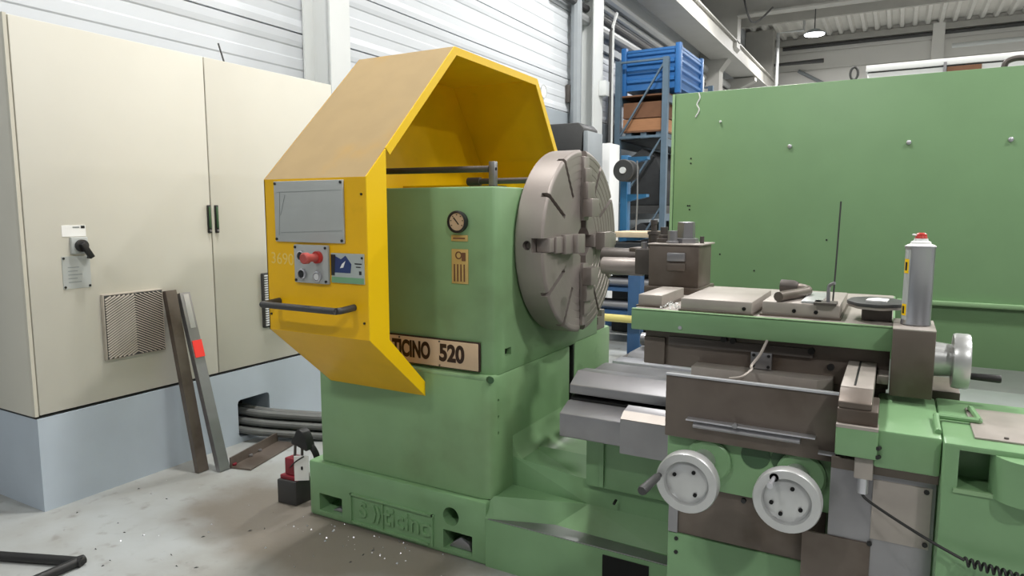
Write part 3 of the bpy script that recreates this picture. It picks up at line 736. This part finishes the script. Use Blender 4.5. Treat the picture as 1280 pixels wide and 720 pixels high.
for x in (-.298, -.262):
    for z in (.885, .913): MB().cyl((x, 1.782, z), (x, 1.779, z), .004, 8).build('screw', 'black', cp)
for x, z in ((-.375, .945), (-.352, .943), (-.165, .935), (-.12, .90)):
    MB().cyl((x, 1.797, z), (x, 1.784, z), .008, 12).build('socket_screw', 'black', L)
# guide bar running to the front, its nose block and the green cap
gb = MB().box(-.082, -.022, 1.525, 1.80, .885, .920).build('guide_bar', 'steel_pad', L, bevel=.002)
MB().prism([(1.478, .886), (1.525, .886), (1.525, .919), (1.515, .919), (1.478, .899)], 'x', -.082, -.022).build('guide_nose', 'steel_brown', L, bevel=.002)
MB().box(-.058, -.054, 1.54, 1.795, .920, .9212).build('guide_groove', 'black', gb)
MB().box(-.02, .004, 1.73, 1.80, .885, .905).build('guide_bracket', 'steel_pad', L, bevel=.002)
MB().box(-.083, -.010, 1.475, 1.60, .853, .886).build('nose_block', 'steel_brown', L, bevel=.003)
MB().box(-.083, -.008, 1.463, 1.56, .793, .854).build('nose_cap', 'green', L, bevel=.003)
MB().box(-.083, -.008, 1.4625, 1.50, .850, .856).build('cap_edge', 'steel_pad', L)
for z in (.80, .818): MB().cyl((-.004, 1.47, z), (-.008, 1.462, z), .004, 8).build('screw', 'black', L)
# apron
MB().box(-.455, -.083, 1.575, 1.95, .62, .75).build('apron', 'green', L, bevel=.004)
MB().box(-.452, -.10, 1.592, 1.90, .49, .635).build('apron_plate', 'steel_brown', L, bevel=.002)
MB().box(-.451, -.428, 1.588, 1.60, .49, .62).build('apron_rail', 'steel', L)
MB().box(-.41, -.085, 1.583, 1.592, .618, .626).build('apron_seam', 'black', L)
MB().box(-.452, -.04, 1.589, 1.92, .20, .488).build('apron_skirt', 'green', L, bevel=.004)
for x, z in ((-.43, .475), (-.43, .44)): MB().cyl((x, 1.59, z), (x, 1.586, z), .005, 8).build('screw', 'black', L)
MB().cyl((-.275, 1.593, .605), (-.275, 1.586, .605), .006, 10).build('screw', 'black', L)
MB().box(-.255, -.238, 1.589, 1.593, .600, .612).build('apron_slot', 'steel_dark', L)
# thin steel lips above the wheels
lip = MB().prism([(1.535, .779), (1.555, .775), (1.555, .794), (1.545, .796), (1.533, .783)], 'x', -.385, -.155).build('drip_lip', 'steel', L)
MB().box(-.40, -.125, 1.528, 1.552, .796, .799).build('lip_edge', 'steel_bright', lip)
MB().box(-.118, -.085, 1.53, 1.575, .765, .768).build('drip_lip', 'steel_bright', L)
MB().box(-.088, -.085, 1.53, 1.58, .66, .766).build('side_lip', 'steel_dark', L)
MB().lathe([(0, .006), (.01, .006)], (-.29, 1.535, .80), (0, -1, 0), 10).build('lip_screw', 'steel', L)
for x in (-.25, -.185):
    MB().cyl((x, 1.576, .725), (x, 1.573, .725), .032, 20).build('apron_eye', 'green_dark', L)
# handwheels on the apron
def handwheel(o, axis, r, hub_len, m='aluminium', handle=None, up=Vector((0, 0, 1))):
    """o: centre of the front face; axis: pointing out of the machine"""
    ax = Vector(axis).normalized(); o = Vector(o)
    b = o - ax*(hub_len)
    h = MB().lathe([(0, r*.32), (hub_len*.5, r*.36), (hub_len-.034, r*.62), (hub_len-.032, r*.97), (hub_len-.026, r), (hub_len-.004, r), (hub_len, r*.97), (hub_len, r*.73),
                    (hub_len-.005, r*.70), (hub_len-.011, r*.69), (hub_len-.008, r*.62), (hub_len-.004, r*.3), (hub_len-.004, .002)], b, ax, 48).build('handwheel', m, L)
    side = up.cross(ax).normalized()
    def P(a, q, dd=0): a = math.radians(a); return o + side*math.cos(a)*q*r + up*math.sin(a)*q*r + ax*dd
    return h, P
for k, (x, z) in enumerate(((-.362, .697), (-.161, .700))):
    r = .0665 if k == 0 else .0655
    MB().lathe([(0, .052), (.012, .052), (.016, .047), (.016, .03)], (x+.008, 1.576, z-.002), (0, -1, 0), 32).build('wheel_flange', 'green', L, bevel=0)
    fl = MB().cyl((x, 1.565, z), (x, 1.50, z), .026, 24, .030).build('wheel_sleeve', 'aluminium', L)
    h, P = handwheel((x, 1.40, z), (0, -1, 0), r, .105)
    for a in ((60, 150, -50) if k == 0 else (70, 195, -25, 250)):
        p = P(a, .45, -.0055); MB().cyl(p, p+Vector((0, -.0035, 0)), .0042, 10).build('wheel_hole', 'black_hole', h)
    if k == 0:
        p = P(172, .88, -.004); q = p + Vector((0.0, -.095, -.0))
        MB().lathe([(0, .006), (.012, .006), (.016, .0085), (.09, .0105), (.095, .009)], p, (-.10, -1, -.05), 16).build('crank_handle', 'dark_grey', h)
    else:
        p = P(118, .80, -.003); MB().cyl(p, p+Vector((0, -.003, 0)), .009, 14).build('wheel_hole', 'black_hole', h)
        MB().lathe([(0, .004), (.035, .004), (.036, .006), (.042, .006)], p, (-.05, -1, -.1), 12).build('crank_stub', 'steel_bright', h)
# swarf sheet on the right of the wheels, connector and cable
sh = MB().box(-.090, .096, 1.502, 1.512, .40, .752).build('swarf_sheet', 'steel', L, bevel=.001)
MB().box(-.012, .090, 1.498, 1.503, .618, .742).build('cover_sheet', 'steel_pad', sh, bevel=.001)
MB().box(-.090, .098, 1.5, 1.508, .752, .775).build('sheet_top', 'steel_brown', L)
for x, z in ((.08, .735), (.083, .628), (-.012, .607)): MB().cyl((x, 1.499, z), (x, 1.495, z), .005, 8).build('screw', 'black', sh)
MB().box(-.138, -.01, 1.497, 1.503, .40, .606).build('lower_sheet', 'steel_brown', sh, bevel=.001)
cn = MB().box(-.047, -.013, 1.476, 1.503, .746, .790).build('cable_connector', 'steel_pad', L, bevel=.003)
MB().cyl((-.030, 1.488, .747), (-.030, 1.488, .715), .0105, 14).build('connector_gland', 'steel_bright', cn)
pts = [(-.030, 1.488, .716), (-.022, 1.484, .704), (.03, 1.46, .684), (.09, 1.438, .663), (.142, 1.428, .645)]
MB().tube(pts, .0028, 8, 6).build('cable', 'black', L)
coil = []
for k in range(12*14+1):
    a = 2*PI*k/12; t = k/(12*14)
    coil.append((.142+.13*t, 1.428-.02*t+.007*math.cos(a), .643+.0*t+.007*math.sin(a)-.006*t))
MB().tube(coil, .0024, 6, 0).build('coiled_cable', 'black', L)
# mid box (drive cover) and right-hand housing
MB().box(-.014, .098, 1.472, 1.79, .776, .853).build('drive_cover', 'green', L, bevel=.006)
rbx = MB().box(.099, .75, 1.452, 1.80, .25, .853).build('feed_housing', 'green', L, bevel=.006)
cut(rbx, MB().box(.124, .40, 1.40, 1.53, .768, .842))
MB().cyl((.235, 1.475, .763), (.235, 1.475, .842), .062, 28).build('motor_cover', 'green', rbx)
MB().box(.118, .40, 1.448, 1.456, .762, .770).build('opening_lip', 'green_light', rbx)
MB().box(.150, .60, 1.50, 1.72, .853, .857).build('housing_plate', 'steel_pad', rbx, bevel=.001)
for x, y in ((.20, 1.515), (.155, 1.69), (.26, 1.50)): MB().cyl((x, y, .857), (x, y, .8595), .004, 8).build('screw', 'steel_dark', rbx)
MB().tube([(.092, 1.50, .857), (.092, 1.595, .862), (.10, 1.602, .862), (.158, 1.602, .862), (.165, 1.61, .862), (.158, 1.70, .862)], .0058, 8, 3).build('lift_handle', 'green', L)

# --- top slide with its pads
ts = MB().box(-.615, .010, 1.752, 2.42, .957, 1.012).build('top_slide', 'green', L, bevel=.003)
MB().box(-.61, .005, 1.765, 2.41, 1.012, 1.014).build('slide_surface', 'steel_pad', ts)
MB().box(-.614, .009, 1.7505, 1.766, 1.0125, 1.0145).build('slide_edge', 'green_light', ts)
MB().cyl((-.48, 1.752, .972), (-.48, 1.748, .972), .005, 8).build('chip', 'steel_bright', ts)
def pad(x0, x1, y0, y1, z1):
    p = MB().box(x0, x1, y0, y1, 1.014, z1).build('clamp_pad', 'steel_pad', L, bevel=.003)
    MB().box(x0-.004, x1+.004, y0-.008, y1, 1.0141, 1.019).build('pad_foot', 'steel_brown', p)
    return p
pad(-.62+.008, -.545, 1.80, 2.02, 1.048)
p2 = pad(-.487, -.306, 1.775, 2.08, 1.048)
p3 = pad(-.286, -.108, 1.80, 2.10, 1.050)
MB().cyl((-.325, 1.776, 1.03), (-.325, 1.772, 1.03), .005, 8).build('screw_hole', 'black_hole', p2)
for x in (-.16, -.21): MB().cyl((x, 1.801, 1.03), (x, 1.797, 1.03), .005, 8).build('screw_hole', 'black_hole', p3)
# --- tool post
tp = MB().box(-.690, -.528, 2.12, 2.28, 1.034, 1.168).build('tool_post', 'steel_brown', L, bevel=.005)
MB().box(-.700, -.52, 2.11, 2.30, 1.014, 1.036).build('post_base', 'steel_brown', tp, bevel=.003)
MB().box(-.628, -.570, 2.112, 2.122, 1.118, 1.145).build('post_lock', 'steel', tp, bevel=.003)
MB().box(-.628, -.570, 2.114, 2.122, 1.088, 1.112).build('post_lock', 'steel_brown', tp, bevel=.002)
MB().box(-.692, -.52, 2.115, 2.29, 1.168, 1.173).build('post_cap', 'steel_pad', tp, bevel=.002)
MB().lathe([(0, .042), (.014, .042), (.016, .03), (.022, .03), (.066, .028), (.068, .022)], (-.592, 2.20, 1.173), (0, 0, 1), 6).build('clamp_nut', 'steel', tp)
MB().lathe([(0, .020), (.006, .020), (.008, .015), (.040, .015)], (-.622, 2.15, 1.173), (0, 0, 1), 20).build('post_stud', 'steel', tp)
MB().lathe([(0, .024), (.012, .024), (.014, .017), (.024, .017), (.026, .012), (.05, .012)], (-.662, 2.19, 1.173), (0, 0, 1), 20).build('post_stud', 'steel_dark', tp)
MB().lathe([(0, .007), (.022, .007)], (-.538, 2.19, 1.173), (0, 0, 1), 12).build('post_pin', 'steel_dark', tp)
MB().lathe([(0, .018), (.05, .018), (.052, .022), (.062, .022), (.063, .010), (.085, .010), (.086, .012), (.10, .012)], (-.715, 2.25, 1.145), (0, 0, 1), 18).build('height_screw', 'steel_dark', tp)
MB().box(-.757, -.688, 2.18, 2.30, 1.065, 1.150).build('tool_holder', 'steel_dark', tp, bevel=.004)
MB().box(-.785, -.745, 2.20, 2.29, 1.138, 1.152).build('holder_clamp', 'steel_brown', tp, bevel=.003)
MB().cyl((-.735, 2.21, 1.15), (-.735, 2.21, 1.172), .010, 14).build('holder_screw', 'steel', tp)
MB().cyl((-.905, 2.27, 1.082), (-.755, 2.27, 1.082), .031, 24).build('boring_bar', 'chuck_steel', tp, bevel=.002)
MB().cyl((-.93, 2.33, 1.112), (-.78, 2.33, 1.112), .031, 24).build('boring_bar', 'steel_dark', tp, bevel=.002)
# --- end block and handwheel of the top slide
eb = MB().box(.006, .088, 1.702, 1.87, .868, 1.018).build('end_block', 'steel_brown', L, bevel=.003)
MB().box(.006, .088, 1.7025, 1.869, 1.017, 1.0195).build('block_top', 'steel_pad', eb)
MB().cyl((.085, 1.80, .942), (.125, 1.80, .942), .040, 28, .036).build('wheel_sleeve', 'aluminium', L)
h, P = handwheel((.158, 1.80, .942), (1, 0, 0), .062, .045)
p = P(0, .1); p = Vector((.150, 1.775, .915))
MB().lathe([(0, .005), (.008, .005), (.012, .0075), (.062, .009), (.066, .008)], p, (1, 0, 0), 14).build('crank_handle', 'black', h)
MB().box(.09, .15, 1.84, 2.0, .72, .86).build('slide_bracket', 'steel_brown', L, bevel=.003)
# grey strap hanging in front of the slide
MB().tube([(-.262, 1.748, .960), (-.275, 1.735, .925), (-.292, 1.72, .898), (-.288, 1.70, .893), (-.303, 1.66, .882), (-.322, 1.60, .888)], .0035, 6, 4).build('hanging_strap', 'steel_pad', L)

# ================================================================== loose things on the slide
t = thing('spray_can', 'silver aerosol spray can with a red nozzle standing on the slide block', 'spray can', (.050, 1.785, 1.0195))
c = (.050, 1.785, 1.0195)
MB().lathe([(0, .028), (.002, .0305), (.005, .0305), (.007, .0295), (.172, .0295), (.175, .0312), (.179, .0312), (.180, .029)], c, (0, 0, 1), 40).build('body', 'can_metal', t)
MB().lathe([(0, .029), (.002, .0265), (.004, .021), (.009, .0195), (.011, .0145), (.016, .0135)], (c[0], c[1], c[2]+.180), (0, 0, 1), 32).build('dome', 'white', t)
MB().lathe([(0, .012), (.003, .0125), (.005, .0115), (.011, .0105), (.014, .006)], (c[0], c[1], c[2]+.195), (0, 0, 1), 20).build('nozzle', 'red', t)
MB().cyl((c[0]-.008, c[1]-.004, c[2]+.203), (c[0]-.017, c[1]-.008, c[2]+.205), .002, 8).build('spout', 'white', t)
lm = MB()
def can_patch(a0, a1, z0, z1, name, m, rr=.0298, par=t):
    q = MB(); n = 8; vs_ = []
    for i in range(n+1):
        a = math.radians(a0+(a1-a0)*i/n)
        for r_, z in ((rr, z0), (rr, z1)): vs_.append((c[0]+r_*math.cos(a), c[1]+r_*math.sin(a), c[2]+z))
    q.poly(vs_, [(2*i, 2*i+2, 2*i+3, 2*i+1) for i in range(n)])
    return q.build(name, m, par, fix=False)
lab = can_patch(195, 232, .012, .172, 'printed_label', 'grey_plate')
can_patch(196, 226, .118, .150, 'warning_mark', 'yellow_bright', .0301)
can_patch(204, 218, .124, .143, 'warning_symbol', 'black', .0303)
can_patch(196, 226, .022, .048, 'warning_mark', 'yellow_bright', .0301)
can_patch(203, 216, .026, .043, 'warning_symbol', 'black', .0303)

t = thing('socket_wrench', 'steel L-shaped box wrench lying on the clamp pad', 'wrench', (-.23, 1.9, 1.05))
MB().tube([(-.248, 1.80, 1.063), (-.205, 1.915, 1.064), (-.196, 1.945, 1.066), (-.204, 1.965, 1.068), (-.222, 1.975, 1.07)], .0125, 14, 4).build('handle', 'steel_brown', t)
MB().lathe([(0, .013), (.004, .0145), (.012, .018), (.045, .0185), (.046, .0145), (.036, .0135)], (-.222, 1.975, 1.0715), (-1, .12, 0), 20).build('socket', 'steel_dark', t)

t = thing('disc_stand', 'dark round plate with papers on a small block beside the spray can', 'plate', (-.033, 1.865, 1.014))
MB().box(-.062, .003, 1.83, 1.91, 1.014, 1.046).build('block', 'steel_dark', t, bevel=.003)
rim = []
for k in range(40):
    a = 2*PI*k/40; r = .060*(1+.03*math.sin(8*a)); rim.append((-.033+r*math.cos(a), 1.865+r*math.sin(a)*1.35))
MB().prism(rim, 'z', 1.046, 1.052).build('lower_disc', 'steel_pad', t)
MB().prism([(-.033+(x+.033)*1.04, 1.865+(y-1.865)*1.03) for x, y in rim], 'z', 1.052, 1.060).build('upper_disc', 'dark_grey', t, bevel=.001)
MB().prism([(-.055, 1.84), (-.01, 1.835), (-.005, 1.89), (-.03, 1.90), (-.05, 1.88)], 'z', 1.060, 1.063).build('paper_scrap', 'white_paper', t)

t = thing('clamp_key', 'small steel clamp key standing on the pad by the thin rod', 'tool', (-.135, 1.81, 1.05))
MB().box(-.165, -.115, 1.785, 1.84, 1.050, 1.056).build('foot', 'steel_dark', t)
MB().tube([(-.135, 1.81, 1.056), (-.135, 1.81, 1.092), (-.130, 1.806, 1.10), (-.122, 1.80, 1.104)], .0042, 8, 3).build('shank', 'steel', t)
tag(MB().tube([(-.128, 1.86, 1.05), (-.125, 1.86, 1.16), (-.122, 1.86, 1.30)], .0022, 6, 4).build('thin_rod', 'dark_grey'), 'thin upright grey rod standing on the clamp pad', 'rod')
tag(MB().box(-.195, -.15, 1.805, 2.02, 1.0502, 1.056).build('steel_strip', 'aluminium', bevel=.001), 'flat grey steel strip lying across the clamp pad', 'steel strip')
m = MB()
for k in range(60):
    x, y = random.gauss(-.517, .014), random.gauss(1.79, .012); s = random.uniform(.002, .005); z = 1.016+random.random()*.018*max(0, 1-abs(x+.517)/.03)
    a, b_ = random.uniform(0, 6), random.uniform(-1, 1)
    m.poly([(x, y, z), (x+s*math.cos(a), y+s*math.sin(a), z+s*b_), (x-s*math.sin(a), y+s*math.cos(a), z+s*.5), (x, y+s*.3, z+s)], [(0,1,2), (0,1,3), (1,2,3), (2,0,3)])
tag(m.build('slide_swarf', 'white', smooth=False), 'small heap of bright swarf between two clamp pads', 'swarf', kind='stuff')

# ================================================================== behind the lathe
# green sheet partition
YP = 3.6
gp = thing('green_partition', 'large green sheet-metal partition standing behind the lathe', 'partition', (.6, YP+.03, 0))
MB().box(-1.045, 2.4, YP, YP+.05, 0, 1.88).build('sheet', 'green_panel', gp, bevel=.004)
MB().box(-1.060, -1.046, YP-.006, YP+.06, 0, 1.879).build('edge_strip', 'green_light', gp, bevel=.002)
MB().box(.02, 2.4, YP-.022, YP-.001, .850, .872).build('rail', 'green_light', gp, bevel=.004)
for x, z in ((-.475, 1.586), (.027, 1.581), (.402, 1.576), (.78, 1.573), (-.81, 1.725)):
    MB().lathe([(0, .010 if x > -.8 else .006), (.006, .010 if x > -.8 else .006), (.009, .005)], (x, YP, z), (0, -1, 0), 12).build('bolt', 'steel_bright' if x > -.8 else 'white', gp)
for x, z in ((-.617, .972), (-.29, 1.135), (-.955, 1.52), (-.955, 1.545), (-.955, 1.30), (-.965, 1.30), (-.955, 1.28), (-.79, 1.05)):
    MB().cyl((x, YP+.001, z), (x, YP-.0012, z), .0045, 8).build('screw_hole', 'black', gp)
MB().tube([(-.925, YP-.001, 1.878), (-.918, YP-.001, 1.85), (-.932, YP-.001, 1.82), (-.920, YP-.001, 1.79), (-.938, YP-.001, 1.755)], .0035, 6, 4).build('paint_scratch', 'white', gp)
rg = MB()
pts = [(-.212+.016*math.cos(a), YP+.025, 1.910+.028*math.sin(a)) for a in [i*2*PI/20 for i in range(21)]]
rg.tube(pts, .0055, 8, 0).build('lifting_eye', 'pipe_dark', gp)
m = MB()
m.tube([(.36, YP+.025, 1.879), (.37, YP+.025, 1.905), (.41, YP+.025, 1.915), (.45, YP+.025, 1.905), (.47, YP+.025, 1.879)], .012, 8, 4).build('chain_hook', 'steel_dark', gp)

# white machine housing far behind the partition
wm = thing('machine_housing', 'tall white machine housing seen over the green partition', 'machine', (2.0, 8.6, 0))
MB().box(-.345, 4.6, 8.0, 9.4, 0, 2.66).build('body', 'white', wm, bevel=.01)
MB().box(-.36, 4.6, 7.98, 9.42, 2.672, 2.735).build('top_cap', 'white', wm, bevel=.006)
MB().box(-.34, 4.6, 8.002, 9.39, 2.66, 2.672).build('seam', 'dark_grey', wm)
MB().box(.34, .62, 7.985, 8.0, 2.60, 2.655).build('vent_slot', 'wood_dark', wm)
MB().box(.31, .335, 7.97, 8.0, 2.55, 2.70).build('hinge', 'steel', wm)

# shelving against the wall
RY0, RY1, RX0, RX1 = 9.6, 12.2, -3.63, -2.93
rk = thing('storage_rack', 'tall blue-grey pallet rack standing by the wall', 'rack', (-3.3, 10.9, 0))
for x in (RX0, RX1):
    for y in (RY0, RY1):
        p = MB().box(x-.04, x+.04, y-.04, y+.04, 0, 3.40).build('post', 'blue_rack', rk)
def bar_(a, b, w_, name, m='blue_rack'):
    MB().sweep([(-w_, -w_*.6), (w_, -w_*.6), (w_, w_*.6), (-w_, w_*.6)], a, b, (0, 1, 0)).build(name, m, rk, smooth=False)
for y in (RY0-.005, RY1):
    zs = [.3, 1.35, 2.35, 3.36]
    for i in range(3):
        a, b = ((RX0+.04, y, zs[i]), (RX1-.04, y, zs[i+1]-.05))
        bar_(a, b, .018, 'brace')
    bar_((RX0+.04, y, 3.38), (RX1-.04, y, 3.38), .022, 'end_rail')
    bar_((RX0+.04, y, 2.32), (RX1-.04, y, 2.32), .03, 'end_rail')
for z in (.25, 1.22, 2.28, 2.90):
    for x in (RX0, RX1):
        MB().box(x-.025, x+.025, RY0+.04, RY1-.04, z-.10, z).build('beam', 'blue_rack', rk, smooth=False)
    MB().box(RX0-.02, RX1+.02, RY0+.05, RY1-.05, z, z+.02).build('shelf', 'wood_dark' if z > 2.8 else 'dark_grey', rk, smooth=False)
# blue steel stillage on top
st = thing('steel_stillage', 'blue ribbed steel stillage box on top of the rack', 'container', (-3.25, 10.3, 2.92))
sx0, sx1, sy0, sy1, sz0, sz1 = -3.60, -2.80, 9.75, 10.95, 3.02, 3.56
for a in ((sx0, sx1, sy0, sy0+.02), (sx0, sx1, sy1-.02, sy1), (sx0, sx0+.02, sy0, sy1), (sx1-.02, sx1, sy0, sy1)):
    MB().box(*a, sz0, sz1).build('side_wall', 'blue', st, smooth=False)
MB().box(sx0, sx1, sy0, sy1, sz0-.02, sz0).build('bottom', 'blue', st)
for k in range(4):
    z = sz0+.07+.125*k
    MB().prism([(sx1, z), (sx1+.03, z+.02), (sx1+.03, z+.055), (sx1, z+.075)], 'y', sy0+.05, sy1-.05).build('rib', 'blue', st, smooth=False)
    MB().prism([(sy0, z), (sy0-.03, z+.02), (sy0-.03, z+.055), (sy0, z+.075)], 'x', sx0+.05, sx1-.05).build('rib', 'blue', st, smooth=False)
for x in (sx0, sx1):
    for y in (sy0, sy1):
        MB().box(x-.04, x+.04, y-.04, y+.04, 2.92, sz1+.05).build('corner_post', 'blue', st, bevel=.008)
MB().box(sx0-.03, sx1+.03, sy0-.03, sy1+.03, sz1-.04, sz1).build('top_frame', 'blue', st) if False else None
for z in (sz1-.03,):
    MB().box(sx0, sx1, sy0-.03, sy0, z, sz1+.005).build('top_rim', 'blue', st); MB().box(sx1, sx1+.03, sy0, sy1, z, sz1+.005).build('top_rim', 'blue', st)
# second dark-blue item on the rack behind
tag(MB().box(-3.5, -2.9, 11.3, 12.1, 2.92, 3.2).build('steel_crate', 'blue_post', bevel=.01), 'dark blue steel crate on the rack behind the stillage', 'crate')
t = thing('white_canister', 'white canister with a dark cap standing on the rack end', 'canister', (-2.95, 11.9, 3.2))
MB().lathe([(0, .07), (.02, .08), (.24, .08), (.30, .05), (.32, .03)], (-2.98, 11.6, 3.2), (0, 0, 1), 20).build('body', 'white', t)
MB().lathe([(0, .035), (.07, .035), (.075, .02)], (-2.98, 11.6, 3.515), (0, 0, 1), 16).build('cap', 'dark_grey', t)
# wooden collars on a pallet
t = thing('pallet_collar', 'brown wooden crate on a pallet under the blue stillage', 'crate', (-3.28, 10.2, 2.30))
for k, (z0, z1) in enumerate(((2.42, 2.585), (2.60, 2.82))):
    x0, x1, y0, y1 = -3.58, -2.98, 9.68, 10.7
    for a in ((x0, x1, y0, y0+.03), (x0, x1, y1-.03, y1), (x0, x0+.03, y0+.03, y1-.03), (x1-.03, x1, y0+.03, y1-.03)):
        MB().box(*a, z0, z1).build('board', 'cardboard' if k == 0 else 'wood_dark', t, smooth=False)
MB().box(-3.58, -2.98, 9.68, 10.7, 2.395, 2.42).build('deck', 'wood_dark', t)
for x in (-3.55, -3.32, -3.09): MB().box(x, x+.09, 9.70, 10.68, 2.30, 2.395).build('pallet_block', 'blue_rack', t)
t2 = MB().box(-2.90, -2.80, 9.75, 10.3, 2.45, 2.75).build('paper_sheet', 'white_paper', bevel=.003)
bpy.data.objects.remove(t2)
# covered loads on the lower shelves
for i, (z, h, lab) in enumerate(((1.241, .93, 'dark covered load on the middle shelf of the rack'), (.271, .82, 'dark covered load on the lowest shelf of the rack'))):
    t = thing('covered_load', lab, 'pallet load', (-3.28, 10.3, z))
    MB().box(-3.57, -2.99, 9.68, 11.2, z, z+.10).build('pallet', 'dark_grey', t)
    MB().prism([(-3.56, z+.10), (-3.0, z+.10), (-2.99, z+h*.6), (-3.08, z+h*.85), (-3.28, z+h), (-3.48, z+h*.85), (-3.57, z+h*.6)], 'y', 9.69, 11.15).build('cover', 'tarp', t, bevel=.02)
# cantilever bar rack in front of the shelving
cr = thing('bar_rack', 'bright blue cantilever rack holding bar stock', 'rack', (-2.55, 7.4, 0))
MB().box(-2.72, -2.64, 7.3, 7.42, 0, 1.88).build('post', 'blue_arm', cr, bevel=.006)
MB().box(-2.76, -2.60, 7.0, 8.3, 0, .09).build('base', 'blue_post', cr, bevel=.006)
MB().box(-1.93, -1.82, 5.4, 5.5, 0, .74).build('post', 'blue_post', cr, bevel=.006)
MB().box(-1.94, -1.81, 5.1, 6.5, 0, .06).build('base', 'blue_post', cr, bevel=.006)
for z in (1.83, 1.42, .96):
    MB().prism([(-2.64, z-.05), (-2.64, z+.03), (-2.42, z+.03), (-2.42, z)], 'y', 7.31, 7.41).build('arm', 'blue_arm', cr, smooth=False)
for k in range(3):
    z = .30+.22*k
    MB().box(-2.6, -1.2, 6.0, 6.6, z, z+.03).build('tray', 'blue_post', cr, smooth=False)
for k in range(6):
    z = .336+.22*(k//2); y = 6.1+.12*(k % 2)
    tag(MB().cyl((-2.55, y, z+.04), (-1.3, y, z+.04), .045, 16).build('steel_bar', ['steel', 'steel_dark'][k % 2]),
        ['bright round steel bar', 'dark round steel bar'][k % 2] + ' on a tray of the blue bar rack, ' + ['lowest tray', 'middle tray', 'top tray'][k//2], 'steel bar', 'bars on the rack')
tag(MB().cyl((-2.3, 5.36, .372), (-1.0, 5.36, .372), .032, 14).build('yellow_bar', 'yellow_bar'), 'yellow painted bar laid before the blue bar rack', 'bar')
tag(MB().box(-2.62, -1.5, 6.75, 7.25, .991, 1.05).build('wood_plank', 'wood_light', bevel=.01), 'pale wooden plank laid across the blue bar rack', 'plank')
tag(MB().box(-2.72, -2.62, 6.80, 7.0, .84, .95).build('white_box', 'white_paper', bevel=.01), 'small white carton beside the plank on the blue rack', 'box')
t = thing('reel', 'black cable reel hung on the blue rack arm', 'reel', (-2.6, 7.2, 1.6))
MB().lathe([(0, .11), (.02, .12), (.04, .11), (.05, .07), (.16, .07), (.17, .11), (.19, .12), (.21, .11)], (-2.60, 7.05, 1.70), (0, 1, 0), 28).build('drum', 'dark_grey', t)
MB().cyl((-2.60, 7.05, 1.70), (-2.60, 7.03, 1.70), .035, 14).build('hub', 'white', t)
MB().tube([(-2.46, 7.1, 1.8), (-2.45, 7.1, 1.4), (-2.46, 7.1, 1.05)], .008, 6, 4).build('loose_cable', 'steel', t)
tag(MB().box(-2.58, -1.2, 6.72, 7.22, 0, .94).build('dark_crate', 'tarp', bevel=.015), 'dark crate under the wooden plank behind the blue bar rack', 'crate')
# dark bin and boxes by the wall behind the guard
t = thing('waste_bin', 'dark grey plastic bin standing high on a wall shelf behind the guard', 'bin', (-3.5, 7.6, 1.6))
MB().prism([(-3.72, 1.62), (-3.24, 1.62), (-3.20, 2.22), (-3.26, 2.28), (-3.70, 2.28), (-3.76, 2.22)], 'y', 7.35, 7.80).build('bin_body', 'dark_grey', t, bevel=.02)
MB().box(-3.20, -3.14, 7.35, 7.80, 1.62, 2.18).build('side_pocket', 'column_grey', t, bevel=.01)
MB().box(XW+.021, -3.1, 7.2, 7.9, 1.585, 1.62).build('bin_shelf', 'column_grey', t) 
tag(MB().box(-3.75, -3.22, 8.25, 8.6, 0, 2.12).build('white_locker', 'white', bevel=.01), 'tall white locker beside the grey downpipe', 'locker')
t = thing('round_sign', 'round white disc sign fixed on the wall panels by the guard', 'sign', (-3.97, 7.65, 2.7))
MB().lathe([(0, .075), (.02, .08), (.03, .075)], (-3.999, 7.86, 2.76), (1, 0, 0), 28).build('face', 'white', t)
MB().lathe([(.018, .082), (.034, .082), (.034, .075), (.018, .075)], (-3.999, 7.86, 2.76), (1, 0, 0), 28, False).build('rim', 'grey_plate', t)
t = thing('wall_socket', 'small brown-grey socket box with a lead on the wall panel', 'socket', (-3.97, 8.6, 2.7))
MB().box(-3.999, -3.93, 8.56, 8.68, 2.72, 2.95).build('housing', 'steel_dark', t, bevel=.01)
MB().tube([(-3.96, 8.62, 2.72), (-3.96, 8.63, 2.62), (-3.96, 8.66, 2.55)], .012, 6, 3).build('lead', 'pipe_dark', t)
